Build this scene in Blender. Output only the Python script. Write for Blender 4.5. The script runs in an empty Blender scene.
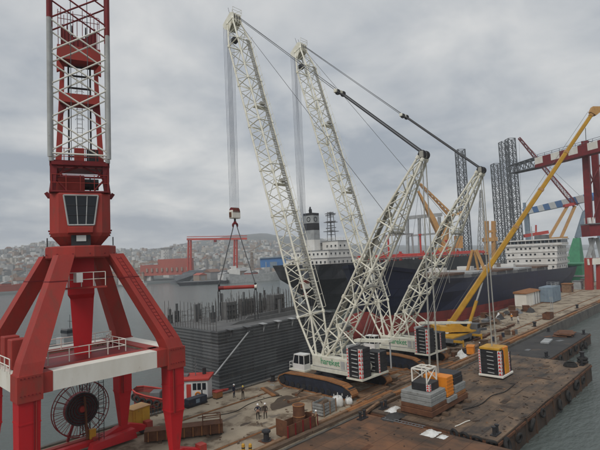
import bpy, bmesh, math, random
from mathutils import Vector as V, Matrix as Mx, Quaternion
random.seed(7)
R = math.radians
sc = bpy.context.scene
col = sc.collection

# ------------------------------------------------------------------ camera
CAM_H, PITCH, ROLL, HEAD, FPX = 18.0, R(4.0), R(2.5), R(43.7), 460.0
_f = V((math.cos(HEAD), math.sin(HEAD), 0)); _r = V((math.sin(HEAD), -math.cos(HEAD), 0)); _z = V((0, 0, 1))
CD = _f*math.cos(PITCH) + _z*math.sin(PITCH); _up = _z*math.cos(PITCH) - _f*math.sin(PITCH)
CR = _r*math.cos(ROLL) - _up*math.sin(ROLL); CU = _r*math.sin(ROLL) + _up*math.cos(ROLL)
CO = V((0, 0, CAM_H))
cam_d = bpy.data.cameras.new('camera'); cam = bpy.data.objects.new('camera', cam_d); col.objects.link(cam)
cam_d.sensor_width = 36; cam_d.lens = FPX/600*36; cam_d.clip_start = 0.5; cam_d.clip_end = 30000
mw = Mx((CR, CU, -CD)).transposed().to_4x4(); mw.translation = CO; cam.matrix_world = mw
sc.camera = cam
def ray(x, y): return CR*((x-300)/FPX) - CU*((y-225)/FPX) + CD
def pt(x, y, depth): return CO + ray(x, y)*depth                 # photo pixel at a distance from the camera
def gp(x, y, z=0.0): v = ray(x, y); return CO + v*((z-CAM_H)/v.z)  # photo pixel on a level plane

# ------------------------------------------------------------------ sky, sun, exposure
SUN_EL, SUN_AZ = R(48), R(250)
w = bpy.data.worlds.new('World'); sc.world = w; w.use_nodes = True
nt = w.node_tree; N = nt.nodes; L = nt.links
for n in list(N): N.remove(n)
out = N.new('ShaderNodeOutputWorld'); bg = N.new('ShaderNodeBackground'); L.new(bg.outputs[0], out.inputs[0])
sky = N.new('ShaderNodeTexSky'); sky.sky_type = 'NISHITA'; sky.sun_disc = False
sky.sun_elevation = SUN_EL; sky.sun_rotation = SUN_AZ; sky.air_density = 1.5; sky.dust_density = 4
bg.inputs[1].default_value = 0.10
tc = N.new('ShaderNodeTexCoord'); sep = N.new('ShaderNodeSeparateXYZ'); L.new(tc.outputs['Generated'], sep.inputs[0])
def wm(op, a, b=None, clamp=False):
    n = N.new('ShaderNodeMath'); n.operation = op; n.use_clamp = clamp
    for i, q in enumerate((a, b)):
        if q is None: continue
        if isinstance(q, (int, float)): n.inputs[i].default_value = q
        else: L.new(q, n.inputs[i])
    return n.outputs[0]
zc = wm('ADD', wm('MAXIMUM', sep.outputs[2], 0.0), 0.22)
comb = N.new('ShaderNodeCombineXYZ'); L.new(wm('DIVIDE', sep.outputs[0], zc), comb.inputs[0]); L.new(wm('DIVIDE', sep.outputs[1], zc), comb.inputs[1])
def cloudnoise(scale, det, rough, off):
    mp = N.new('ShaderNodeMapping'); mp.inputs['Location'].default_value = off; L.new(comb.outputs[0], mp.inputs[0])
    n = N.new('ShaderNodeTexNoise'); n.inputs['Scale'].default_value = scale; n.inputs['Detail'].default_value = det
    n.inputs['Roughness'].default_value = rough; n.inputs['Distortion'].default_value = 0.35
    L.new(mp.outputs[0], n.inputs['Vector']); return n.outputs['Fac']
n1 = cloudnoise(1.1, 5, 0.5, (4.4, 0.2, 0)); n2 = cloudnoise(3.0, 7, 0.55, (9.2, 4.0, 0))
mixn = wm('ADD', wm('MULTIPLY', n1, 0.68), wm('MULTIPLY', n2, 0.32))
ramp = N.new('ShaderNodeValToRGB'); L.new(mixn, ramp.inputs[0])
e = ramp.color_ramp.elements
e[0].position = 0.40; e[0].color = (3.2, 3.55, 4.05, 1)
e[1].position = 0.65; e[1].color = (6.9, 6.9, 6.8, 1)
m2 = e.new(0.52); m2.color = (5.0, 5.2, 5.4, 1)
mx = N.new('ShaderNodeMix'); mx.data_type = 'RGBA'; mx.inputs[0].default_value = 0.94
L.new(sky.outputs[0], mx.inputs[6]); L.new(ramp.outputs[0], mx.inputs[7]); L.new(mx.outputs[2], bg.inputs[0])
sd = bpy.data.lights.new('sun', 'SUN'); sd.energy = 1.5; sd.angle = R(25); sd.color = (1, 0.97, 0.92)
so = bpy.data.objects.new('sun', sd); col.objects.link(so); so.location = (0, 0, 300)
sdir = V((math.sin(SUN_AZ)*math.cos(SUN_EL), math.cos(SUN_AZ)*math.cos(SUN_EL), math.sin(SUN_EL)))
so.rotation_euler = (-sdir).to_track_quat('-Z', 'Y').to_euler()
sc.view_settings.view_transform = 'Standard'; sc.view_settings.look = 'None'
sc.view_settings.exposure = 0.12; sc.view_settings.gamma = 1.0; sc.view_settings.use_curve_mapping = False
sc.cycles.max_bounces = 6; sc.cycles.volume_bounces = 2; sc.cycles.diffuse_bounces = 3; sc.cycles.glossy_bounces = 3

# ------------------------------------------------------------------ materials
MATS = {}
def lin(c): return tuple(((v/255+0.055)/1.055)**2.4 if v > 10 else v/255/12.92 for v in c)
def M(name, c1, c2=None, c3=None, scale=0.6, rough=0.65, metal=0.0, bump=0.0, bscale=8.0, lo=0.4, hi=0.62, lo3=0.6, hi3=0.72, s3=2.0, stretch=(1, 1, 1), plates=None):
    """paint or bare surface: base colour, mottled to c2, with patches of c3 (rust, dirt, oil)"""
    m = bpy.data.materials.new(name); m.use_nodes = True; MATS[name] = m
    t = m.node_tree; n = t.nodes; l = t.links; b = n['Principled BSDF']
    b.inputs['Roughness'].default_value = rough; b.inputs['Metallic'].default_value = metal
    b.inputs['Specular IOR Level'].default_value = 0.35
    geo = n.new('ShaderNodeNewGeometry'); mp = n.new('ShaderNodeMapping'); mp.inputs['Scale'].default_value = stretch
    l.new(geo.outputs['Position'], mp.inputs[0])
    def noise(s, det=5, rg=0.6, off=0.0):
        q = n.new('ShaderNodeTexNoise'); q.inputs['Scale'].default_value = s; q.inputs['Detail'].default_value = det
        q.inputs['Roughness'].default_value = rg
        if off:
            a = n.new('ShaderNodeVectorMath'); a.operation = 'ADD'; a.inputs[1].default_value = (off, off*1.7, off*0.6)
            l.new(mp.outputs[0], a.inputs[0]); l.new(a.outputs[0], q.inputs['Vector'])
        else: l.new(mp.outputs[0], q.inputs['Vector'])
        return q.outputs['Fac']
    def mr(src, a, bb):
        q = n.new('ShaderNodeMapRange'); q.inputs[1].default_value = a; q.inputs[2].default_value = bb; l.new(src, q.inputs[0]); return q.outputs[0]
    cur = None
    if c2 is None: b.inputs['Base Color'].default_value = (*c1, 1)
    else:
        x = n.new('ShaderNodeMix'); x.data_type = 'RGBA'; x.inputs[6].default_value = (*c1, 1); x.inputs[7].default_value = (*c2, 1)
        l.new(mr(noise(scale), lo, hi), x.inputs[0]); cur = x.outputs[2]
        if c3 is not None:
            y = n.new('ShaderNodeMix'); y.data_type = 'RGBA'; l.new(cur, y.inputs[6]); y.inputs[7].default_value = (*c3, 1)
            l.new(mr(noise(s3, 7, 0.65, 11.3), lo3, hi3), y.inputs[0]); cur = y.outputs[2]
        l.new(cur, b.inputs['Base Color'])
    if plates:   # welded plates: each a shade apart, with seams
        sx = n.new('ShaderNodeSeparateXYZ'); l.new(geo.outputs['Position'], sx.inputs[0]); cb = n.new('ShaderNodeCombineXYZ')
        ad = n.new('ShaderNodeMath'); ad.operation = 'ADD'; l.new(sx.outputs[0], ad.inputs[0]); l.new(sx.outputs[1], ad.inputs[1]); dk = len(plates) > 3; l.new(sx.outputs[0] if dk else ad.outputs[0], cb.inputs[0]); l.new(sx.outputs[1] if dk else sx.outputs[2], cb.inputs[1])
        bt = n.new('ShaderNodeTexBrick'); l.new(cb.outputs[0], bt.inputs['Vector']); bt.inputs['Scale'].default_value = 1.0; bt.inputs['Brick Width'].default_value = plates[0]; bt.inputs['Row Height'].default_value = plates[1]
        bt.inputs['Mortar Size'].default_value = plates[2]; q_ = .10 if dk else .26; bt.inputs['Color1'].default_value = (1-q_, 1-q_, 1-q_, 1); bt.inputs['Color2'].default_value = (1+q_, 1+q_, 1+q_, 1); bt.inputs['Mortar'].default_value = (.55, .5, .48, 1)
        ml = n.new('ShaderNodeMix'); ml.data_type = 'RGBA'; ml.blend_type = 'MULTIPLY'; ml.inputs[0].default_value = 1.0; l.new(cur, ml.inputs[6]); l.new(bt.outputs['Color'], ml.inputs[7]); l.new(ml.outputs[2], b.inputs['Base Color'])
    if bump:
        bp = n.new('ShaderNodeBump'); bp.inputs['Strength'].default_value = bump; bp.inputs['Distance'].default_value = 0.05
        l.new(noise(bscale, 6), bp.inputs['Height']); l.new(bp.outputs[0], b.inputs['Normal'])
    return m
RUST = (0.13, 0.055, 0.028); DRUST = (0.06, 0.03, 0.02)
M('red_new', (0.50, 0.012, 0.018), (0.43, 0.012, 0.018), (0.26, 0.03, 0.025), 0.5, 0.55, s3=1.6, lo3=0.6, hi3=0.78, bump=0.15, stretch=(1, 1, .3))
M('red_paint', (0.36, 0.038, 0.028), (0.29, 0.034, 0.026), (0.22, 0.05, 0.035), 0.5, 0.65, s3=1.6, lo3=0.5, hi3=0.72, bump=0.25, stretch=(1, 1, .3))
M('dark_red', (0.20, 0.012, 0.015), (0.15, 0.012, 0.014), (0.05, 0.02, 0.015), 0.7, 0.55)
M('cream_paint', (0.76, 0.74, 0.67), (0.69, 0.66, 0.58), (0.36, 0.27, 0.17), 0.6, 0.55, s3=1.0, lo3=0.62, hi3=0.8, stretch=(1, 1, .4))
M('grey_paint', (0.42, 0.43, 0.42), (0.34, 0.34, 0.33), (0.22, 0.15, 0.1), 1.0, 0.55, lo3=.64)
M('boom_cream', (0.80, 0.78, 0.68), (0.68, 0.65, 0.53), (0.34, 0.27, 0.17), 0.8, 0.55, lo3=.62, hi3=.74, s3=1.5)
M('boom_grey', (0.34, 0.33, 0.29), (0.25, 0.24, 0.21), (0.15, 0.12, 0.09), 0.8, 0.55)
M('body_cream', (0.70, 0.69, 0.59), (0.60, 0.58, 0.48), (0.3, 0.24, 0.15), 1.2, 0.45, lo3=.64)
M('white_paint', (0.72, 0.72, 0.70), (0.62, 0.62, 0.59), (0.36, 0.26, 0.18), 1.2, 0.5, lo3=.66, stretch=(1, 1, .4))
M('black_steel', (0.02, 0.02, 0.024), (0.03, 0.03, 0.032), (0.05, 0.035, 0.025), 1.0, 0.5)
M('rope', (0.13, 0.135, 0.14), (0.09, 0.09, 0.095), None, 3.0, 0.5)
M('light_rope', (0.42, 0.41, 0.37), (0.34, 0.33, 0.29), None, 3.0, 0.55)
M('blue_rope', (0.20, 0.22, 0.26), (0.15, 0.17, 0.21), None, 3.0, 0.45)
M('dark_blue', (0.025, 0.032, 0.05), (0.018, 0.02, 0.03), (0.06, 0.04, 0.03), 1.0, 0.5)
M('yellow_paint', (0.55, 0.30, 0.03), (0.45, 0.24, 0.03), (0.2, 0.11, 0.04), 0.7, 0.45, lo3=.64)
M('orange_paint', (0.72, 0.24, 0.02), (0.62, 0.2, 0.02), (0.3, 0.11, 0.04), 1.2, 0.45, lo3=.66)
M('ochre_paint', (0.52, 0.29, 0.10), (0.44, 0.24, 0.09), (0.2, 0.12, 0.06), 0.5, 0.55)
M('chevron_red', (0.55, 0.03, 0.025), rough=0.5)
M('green_paint', (0.05, 0.30, 0.14), rough=0.5)
M('rust', (0.15, 0.065, 0.032), (0.10, 0.042, 0.022), (0.045, 0.026, 0.018), 0.9, 0.85, bump=0.4)
M('orange_rust', (0.30, 0.13, 0.045), (0.21, 0.095, 0.04), (0.10, 0.06, 0.035), 0.9, 0.85, bump=0.4)
M('timber', (0.25, 0.15, 0.085), (0.17, 0.10, 0.06), (0.07, 0.05, 0.035), 1.5, 0.85, bump=0.5)
M('dark_timber', (0.13, 0.085, 0.055), (0.09, 0.06, 0.04), (0.04, 0.03, 0.025), 1.5, 0.85, bump=0.5)
M('concrete_block', (0.27, 0.275, 0.265), (0.21, 0.215, 0.205), (0.12, 0.105, 0.09), 1.5, 0.8, bump=0.3)
M('concrete', (0.36, 0.30, 0.22), (0.27, 0.22, 0.16), (0.12, 0.085, 0.055), 0.22, 0.85, bump=0.5, bscale=5, s3=0.32, lo3=0.50, hi3=0.62)
M('concrete_wall', (0.13, 0.12, 0.105), (0.085, 0.078, 0.07), (0.04, 0.04, 0.035), 0.5, 0.9, bump=0.5)
M('rust_deck', (0.20, 0.095, 0.048), (0.125, 0.07, 0.042), (0.055, 0.040, 0.030), 0.28, 0.8, bump=0.6, bscale=4, s3=0.5, lo3=0.42, hi3=0.68, stretch=(1, .6, 1), plates=(6.1, 1.8, .035, 1))
M('brown_deck', (0.21, 0.14, 0.088), (0.12, 0.085, 0.060), (0.046, 0.040, 0.036), 0.22, 0.8, bump=0.6, bscale=4, s3=0.45, lo3=0.40, hi3=0.64, stretch=(.6, 1, 1), plates=(6.1, 1.8, .035, 1))
M('dark_deck', (0.05, 0.048, 0.046), (0.035, 0.034, 0.034), (0.09, 0.07, 0.055), 0.3, 0.8, bump=0.5, bscale=4, s3=0.35, lo3=0.56, hi3=0.68)
M('barge_side', (0.05, 0.038, 0.03), (0.085, 0.05, 0.032), (0.022, 0.022, 0.022), 0.5, 0.85, bump=0.6)
M('block_plate', (0.125, 0.130, 0.132), (0.092, 0.096, 0.10), (0.16, 0.15, 0.14), 0.35, 0.75, bump=0.3, lo3=.56, stretch=(1, 1, .3), plates=(5.3, 2.6, .06))
M('block_deck', (0.15, 0.15, 0.147), (0.11, 0.11, 0.11), (0.15, 0.125, 0.105), 0.4, 0.8, bump=0.4)
M('scaffold', (0.10, 0.095, 0.09), (0.07, 0.065, 0.062), None, 2, 0.7)
M('hull_navy', (0.010, 0.014, 0.040), (0.014, 0.018, 0.042), (0.05, 0.042, 0.05), 0.15, 0.5, s3=0.4, lo3=.58, hi3=.8, stretch=(1, 1, .25), plates=(9, 2.3, .05))
M('boot_red', (0.27, 0.040, 0.032), (0.21, 0.036, 0.030), (0.12, 0.04, 0.03), 0.3, 0.65, stretch=(1, 1, .4), plates=(9, 2.3, .05))
M('hull_black', (0.020, 0.022, 0.027), (0.036, 0.037, 0.041), (0.10, 0.095, 0.095), 0.15, 0.6, s3=.3, lo3=.56, hi3=.8, stretch=(1, 1, .35), plates=(10, 2.6, .06))
M('ship_deck', (0.13, 0.075, 0.05), (0.10, 0.065, 0.05), (0.16, 0.15, 0.14), 0.4, 0.8)
M('ship_white', (0.70, 0.69, 0.66), (0.62, 0.60, 0.56), (0.38, 0.27, 0.18), 0.3, 0.55, s3=.5, lo3=.66, hi3=.85, stretch=(1, 1, .4))
M('deck_red', (0.50, 0.05, 0.035), (0.42, 0.05, 0.04), None, 0.6, 0.55)
M('pale_grey', (0.36, 0.37, 0.37), (0.28, 0.29, 0.29), (0.2, 0.17, 0.14), 0.5, 0.6)
M('mid_grey', (0.16, 0.165, 0.17), (0.12, 0.125, 0.13), (0.15, 0.1, 0.07), 0.5, 0.7)
M('leg_grey', (0.10, 0.11, 0.12), (0.08, 0.088, 0.095), None, 0.3, 0.7)
M('blue_paint', (0.05, 0.18, 0.42), (0.05, 0.15, 0.35), None, 0.5, 0.5)
M('bluegrey_box', (0.20, 0.26, 0.31), (0.16, 0.21, 0.26), (0.15, 0.12, 0.1), 0.6, 0.6)
M('crane_green', (0.05, 0.24, 0.12), (0.04, 0.19, 0.10), None, 0.4, 0.55)
M('rubber', (0.018, 0.018, 0.018), (0.03, 0.028, 0.026), None, 3, 0.85)
M('dark_glass', (0.012, 0.015, 0.02), rough=0.12)
M('window_dark', (0.02, 0.024, 0.03), rough=0.2)
M('skin', (0.42, 0.24, 0.17), rough=0.6)
M('navy_cloth', (0.012, 0.016, 0.035), (0.02, 0.024, 0.045), None, 8, 0.9)
M('brown_cloth', (0.055, 0.04, 0.03), (0.04, 0.03, 0.024), None, 8, 0.9)
M('tan_cloth', (0.30, 0.21, 0.12), (0.24, 0.17, 0.1), None, 8, 0.9)
M('black_cloth', (0.012, 0.012, 0.013), (0.02, 0.02, 0.02), None, 8, 0.9)
M('hiviz', (0.75, 0.30, 0.05), rough=0.7)
M('helmet_white', (0.8, 0.8, 0.78), rough=0.3)
M('helmet_yellow', (0.75, 0.55, 0.08), rough=0.35)
M('bag_white', (0.68, 0.68, 0.66), (0.55, 0.54, 0.5), (0.3, 0.25, 0.2), 2, 0.8, bump=0.4)
M('land', (0.10, 0.115, 0.115), (0.13, 0.135, 0.13), (0.075, 0.09, 0.085), 0.012, 0.95, s3=0.02)
M('house_cream', (0.42, 0.39, 0.34), (0.36, 0.34, 0.30), None, .05, .85)
M('house_white', (0.55, 0.54, 0.52), (0.46, 0.46, 0.44), None, .05, .85)
M('house_grey', (0.30, 0.30, 0.30), (0.26, 0.26, 0.26), None, .05, .85)
M('house_tan', (0.32, 0.25, 0.20), (0.28, 0.22, 0.18), None, .05, .85)
M('roof_tile', (0.20, 0.12, 0.09), (0.17, 0.11, 0.085), None, .05, .85)
M('shed_red', (0.40, 0.10, 0.07), (0.34, 0.09, 0.065), (0.28, .12, .09), .05, .7)
M('gantry_red', (0.50, 0.07, 0.05), (0.42, .07, .05), None, .1, .6)
M('weed_green', (0.04, 0.09, 0.035), rough=.9)

def water_mat():
    m = bpy.data.materials.new('sea_water'); m.use_nodes = True; MATS['water'] = m
    t = m.node_tree; n = t.nodes; l = t.links; b = n['Principled BSDF']
    b.inputs['Base Color'].default_value = (0.095, 0.115, 0.108, 1); b.inputs['Roughness'].default_value = 0.12; b.inputs['IOR'].default_value = 1.33
    b.inputs['Specular IOR Level'].default_value = 0.5
    geo = n.new('ShaderNodeNewGeometry')
    def nz(s, rot, st, det, rg):
        mp = n.new('ShaderNodeMapping'); mp.inputs['Rotation'].default_value = (0, 0, rot); mp.inputs['Scale'].default_value = st
        l.new(geo.outputs['Position'], mp.inputs[0]); q = n.new('ShaderNodeTexNoise'); q.inputs['Scale'].default_value = s
        q.inputs['Detail'].default_value = det; q.inputs['Roughness'].default_value = rg; l.new(mp.outputs[0], q.inputs['Vector']); return q.outputs['Fac']
    a = nz(0.9, 0.5, (1, 2.6, 1), 6, 0.6); c = nz(0.16, 0.9, (1, 2.2, 1), 3, 0.5)
    s = n.new('ShaderNodeMath'); s.operation = 'MULTIPLY_ADD'; l.new(c, s.inputs[0]); s.inputs[1].default_value = 2.0; l.new(a, s.inputs[2])
    bp = n.new('ShaderNodeBump'); bp.inputs['Strength'].default_value = 0.75; bp.inputs['Distance'].default_value = 0.3
    l.new(s.outputs[0], bp.inputs['Height']); l.new(bp.outputs[0], b.inputs['Normal'])
water_mat()

def dirt_zone(name, x0, x1, colr):   # trodden mud where the crawlers work, fading out along the quay
    t = MATS[name].node_tree; n = t.nodes; l = t.links; b = n['Principled BSDF']; cur = b.inputs['Base Color'].links[0].from_socket
    geo = n.new('ShaderNodeNewGeometry'); sx = n.new('ShaderNodeSeparateXYZ'); l.new(geo.outputs['Position'], sx.inputs[0])
    def mr(src, a, c):
        q = n.new('ShaderNodeMapRange'); q.interpolation_type = 'SMOOTHSTEP'; q.inputs[1].default_value = a; q.inputs[2].default_value = c; l.new(src, q.inputs[0]); return q.outputs[0]
    nz = n.new('ShaderNodeTexNoise'); nz.inputs['Scale'].default_value = .35; nz.inputs['Detail'].default_value = 7; nz.inputs['Roughness'].default_value = .65; l.new(geo.outputs['Position'], nz.inputs['Vector'])
    def mul(a, c):
        q = n.new('ShaderNodeMath'); q.operation = 'MULTIPLY'; l.new(a, q.inputs[0]); l.new(c, q.inputs[1]); return q.outputs[0]
    f = mul(mul(mr(sx.outputs[0], x0-6, x0+5), mr(sx.outputs[0], x1+14, x1-8)), mr(nz.outputs['Fac'], .36, .56))
    x = n.new('ShaderNodeMix'); x.data_type = 'RGBA'; l.new(f, x.inputs[0]); l.new(cur, x.inputs[6]); x.inputs[7].default_value = (*colr, 1); l.new(x.outputs[2], b.inputs['Base Color'])
dirt_zone('concrete', 46, 98, (0.115, 0.078, 0.05))

# ------------------------------------------------------------------ mesh helpers
class MB:
    def __init__(s): s.v = []; s.f = []
    def add(s, vs, fs):
        o = len(s.v); s.v += [tuple(q) for q in vs]; s.f += [tuple(i+o for i in f) for f in fs]; return s
    def box(s, c, size, rz=0.0, mat=None, taper=1.0):
        hx, hy, hz = (q/2 for q in size); vs = []
        for z in (-hz, hz):
            k = taper if z > 0 else 1.0
            for x, y in ((-hx, -hy), (hx, -hy), (hx, hy), (-hx, hy)): vs.append(V((x*k, y*k, z)))
        rot = mat if mat is not None else Mx.Rotation(rz, 3, 'Z')
        return s.add([rot @ q + V(c) for q in vs], [(0, 3, 2, 1), (4, 5, 6, 7), (0, 1, 5, 4), (1, 2, 6, 5), (2, 3, 7, 6), (3, 0, 4, 7)])
    def mm(s, x0, x1, y0, y1, z0, z1): return s.box(((x0+x1)/2, (y0+y1)/2, (z0+z1)/2), (x1-x0, y1-y0, z1-z0))
    def beam(s, a, b, w, h=None, w2=None, h2=None, up=(0, 0, 1)):
        """rectangular bar from a to b; w across, h along 'up'; may taper to w2, h2"""
        a = V(a); b = V(b); h = h or w; w2 = w2 or w; h2 = h2 or h
        d = (b-a).normalized(); u = V(up)
        if abs(d.dot(u)) > 0.98: u = V((1, 0, 0)) if abs(d.x) < 0.9 else V((0, 1, 0))
        x = d.cross(u).normalized(); y = x.cross(d).normalized(); vs = []
        for p, ww, hh in ((a, w, h), (b, w2, h2)):
            for i, j in ((-1, -1), (1, -1), (1, 1), (-1, 1)): vs.append(p + x*(i*ww/2) + y*(j*hh/2))
        return s.add(vs, [(0, 1, 2, 3), (7, 6, 5, 4), (0, 4, 5, 1), (1, 5, 6, 2), (2, 6, 7, 3), (3, 7, 4, 0)])
    def tube(s, a, b, r, r2=None, n=8, cap=True):
        a = V(a); b = V(b); r2 = r if r2 is None else r2; d = (b-a).normalized()
        q = d.to_track_quat('Z', 'Y'); vs = []
        for p, rr in ((a, r), (b, r2)):
            for i in range(n): t = 2*math.pi*i/n; vs.append(p + q @ V((rr*math.cos(t), rr*math.sin(t), 0)))
        fs = [(i, (i+1) % n, n+(i+1) % n, n+i) for i in range(n)]
        if cap: fs += [tuple(range(n))[::-1], tuple(range(n, 2*n))]
        return s.add(vs, fs)
    def poly(s, pts, r, n=6):
        for a, b in zip(pts, pts[1:]): s.tube(a, b, r, n=n)
        return s
    def prism(s, pts, d):
        n = len(pts); d = V(d); vs = [V(p) for p in pts] + [V(p)+d for p in pts]
        return s.add(vs, [tuple(range(n))[::-1], tuple(range(n, 2*n))] + [(i, (i+1) % n, n+(i+1) % n, n+i) for i in range(n)])
    def loft(s, rings, cap=True, closed=True):
        n = len(rings[0]); vs = [p for r in rings for p in r]; fs = []
        for k in range(len(rings)-1):
            for i in range(n if closed else n-1): j = (i+1) % n; fs.append((k*n+i, k*n+j, (k+1)*n+j, (k+1)*n+i))
        if cap: fs += [tuple(range(n))[::-1], tuple(range((len(rings)-1)*n, len(rings)*n))]
        return s.add(vs, fs)
    def torus(s, c, rad, r, axis=(0, 0, 1), n=20, m=8):
        q = V(axis).normalized().to_track_quat('Z', 'Y'); vs = []; fs = []
        for i in range(n):
            t = 2*math.pi*i/n
            for j in range(m):
                p = 2*math.pi*j/m; vs.append(V(c) + q @ V(((rad+r*math.cos(p))*math.cos(t), (rad+r*math.cos(p))*math.sin(t), r*math.sin(p))))
        for i in range(n):
            for j in range(m): fs.append((i*m+j, ((i+1) % n)*m+j, ((i+1) % n)*m+(j+1) % m, i*m+(j+1) % m))
        return s.add(vs, fs)
    def blob(s, c, size, seed=0, amp=0.15, nu=10, nv=6):
        rr = random.Random(seed); rings = []
        for k in range(1, nv):
            ph = math.pi*k/nv; rings.append([V(c) + V((size[0]*math.sin(ph)*math.cos(2*math.pi*i/nu), size[1]*math.sin(ph)*math.sin(2*math.pi*i/nu), -size[2]*math.cos(ph)))*1.0 + V((rr.uniform(-amp, amp)*size[0], rr.uniform(-amp, amp)*size[1], rr.uniform(-amp, amp)*size[2])) for i in range(nu)])
        return s.loft(rings)
    def build(s, name, mat, parent=None, smooth=False, bevel=0.0):
        me = bpy.data.meshes.new(name); me.from_pydata(s.v, [], s.f)
        bm = bmesh.new(); bm.from_mesh(me); bmesh.ops.recalc_face_normals(bm, faces=bm.faces)
        if bevel: bmesh.ops.bevel(bm, geom=bm.edges[:], offset=bevel, segments=1, affect='EDGES', profile=0.5)
        bm.to_mesh(me); bm.free()
        me.materials.append(MATS[mat])
        if smooth:
            for p in me.polygons: p.use_smooth = True
        o = bpy.data.objects.new(name, me); col.objects.link(o)
        if parent is not None: o.parent = parent
        return o
def tag(o, label=None, cat=None, group=None, kind=None):
    if label: o['label'] = label
    if cat: o['category'] = cat
    if group: o['group'] = group
    if kind: o['kind'] = kind
    return o
def thing(name, label, cat, loc=(0, 0, 0), rz=0.0, group=None):
    o = bpy.data.objects.new(name, None); o.empty_display_size = 0.5; col.objects.link(o)
    o.location = loc; o.rotation_euler = (0, 0, rz); return tag(o, label, cat, group)
_unit = {}
def bar(name, a, b, r, mat, parent=None, n=6):
    """a round bar from a to b that shares one unit mesh with its like"""
    k = (mat, n)
    if k not in _unit:
        mb = MB(); mb.tube((0, 0, 0), (0, 0, 1), 1, n=n); me_o = mb.build('bar', mat, smooth=False); me = me_o.data; bpy.data.objects.remove(me_o)
        for p in me.polygons: p.use_smooth = len(p.vertices) == 4
        _unit[k] = me
    a = V(a); b = V(b); d = b-a
    o = bpy.data.objects.new(name, _unit[k]); col.objects.link(o); o.parent = parent
    o.matrix_basis = Mx.Translation(a) @ d.normalized().to_track_quat('Z', 'Y').to_matrix().to_4x4() @ Mx.Diagonal((r, r, d.length, 1))
    return o
def copy_tree(o, parent=None):
    c = o.copy(); col.objects.link(c); c.parent = parent
    for ch in list(o.children): copy_tree(ch, c)
    return c
def lerp(a, b, t): return a + (b-a)*t
HAZE = 0.00024
# ================================================================== the setting
WZ = -2.5
b = MB(); b.add([(-9000, -9000, WZ), (9000, -9000, WZ), (9000, 9000, WZ), (-9000, 9000, WZ)], [(0, 1, 2, 3)])
tag(b.build('water', 'water'), kind='structure')
QX0, QX1, QY0, QY1 = -70.0, 420.0, 33.0, 52.5
b = MB(); b.mm(QX0, QX1, QY0, QY1, -7, 0); quay = tag(b.build('quay', 'concrete'), kind='structure')
b = MB(); b.mm(QX0, QX1, QY1, QY1+0.25, -7, -0.12); b.mm(QX0, QX1, QY0-0.25, QY0, -7, -0.12); b.build('quay_wall', 'concrete_wall', quay)
# crane rails with their dark grooves
for y in (37.7, 47.65):
    b = MB(); b.mm(QX0, QX1, y-0.28, y+0.28, 0.0, 0.004); b.build('rail_groove', 'dark_timber', quay)
    for x in range(-10, 300, 12):
        b = MB(); b.mm(x, x+11.97, y-0.05, y+0.05, 0.006, 0.07); b.mm(x, x+11.97, y-0.11, y+0.11, 0.005, 0.025); b.build('crane_rail', 'orange_rust', quay)
# timber kerb beams along the barge side, two courses
rr = random.Random(3)
for row, (y0, y1, z1) in enumerate(((33.05, 33.6, 0.34), (34.15, 34.6, 0.26))):
    x = 28.0
    while x < 300:
        l = rr.uniform(6.5, 9.5); dz = rr.uniform(-.03, .03)
        if not (44 < x < 58 and row == 1):
            b = MB(); b.mm(x, x+l-0.08, y0+rr.uniform(-.04, .04), y1, 0.0, z1+dz); b.build('kerb_beam', rr.choice(['timber', 'orange_rust', 'timber', 'dark_timber']), quay, bevel=0.03)
        x += l
# kerb along the other edge
x = -20
while x < 300:
    l = 7.0
    b = MB(); b.mm(x, x+l-0.06, QY1-0.55, QY1-0.1, 0.0, 0.22); b.build('kerb_block', 'concrete_wall', quay, bevel=0.03); x += l
# worn stains and puddled dirt: thin sheets of oily mud with their own ragged outline
def patch(cx, cy, rx, ry, mat, seed, z=0.004, rz=0.0, n=28, parent=quay):
    q = random.Random(seed); ph = [q.uniform(0, 6.28) for _ in range(4)]; vs = []
    for i in range(n):
        t = 2*math.pi*i/n; k = 1 + .16*math.sin(2*t+ph[0]) + .12*math.sin(3*t+ph[1]) + .09*math.sin(5*t+ph[2]) + q.uniform(-.07, .07)
        x, y = rx*k*math.cos(t), ry*k*math.sin(t); vs.append((cx + x*math.cos(rz)-y*math.sin(rz), cy + x*math.sin(rz)+y*math.cos(rz), z))
    bb = MB(); bb.add(vs, [tuple(range(n))]); return bb.build('dirt_patch', mat, parent)
M('mud', (0.085, 0.058, 0.038), (0.06, 0.043, 0.03), (0.12, 0.09, 0.06), 0.8, 0.75, bump=.4)
M('damp', (0.12, 0.095, 0.07), (0.16, 0.13, 0.10), (0.08, 0.06, 0.045), 0.8, 0.7, bump=.4)
for i, (px, py, rx, ry, mt, rz) in enumerate([(285, 402, 3.0, 1.4, 'mud', .2), (262, 409, .9, .5, 'mud', .4), (230, 418, 1.8, .28, 'damp', .1), (245, 424, .6, .35, 'mud', 0), (262, 424, .7, .25, 'damp', 0),
        (302, 411, .8, .35, 'mud', 0), (215, 436, 1.5, .4, 'damp', .3), (205, 428, 1.3, .3, 'damp', 0), (330, 405, 2.5, .7, 'mud', .1), (275, 416, .7, .3, 'damp', 0), (540, 316, 3, .6, 'damp', 0), (500, 330, 4, 1.2, 'mud', 0), (470, 350, 6, 2, 'mud', .2), (385, 388, 5, 1.6, 'mud', .3)]):
    p = gp(px, py); patch(p.x, p.y, rx, ry, mt, i, 0.003+0.0006*i, rz)

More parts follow.
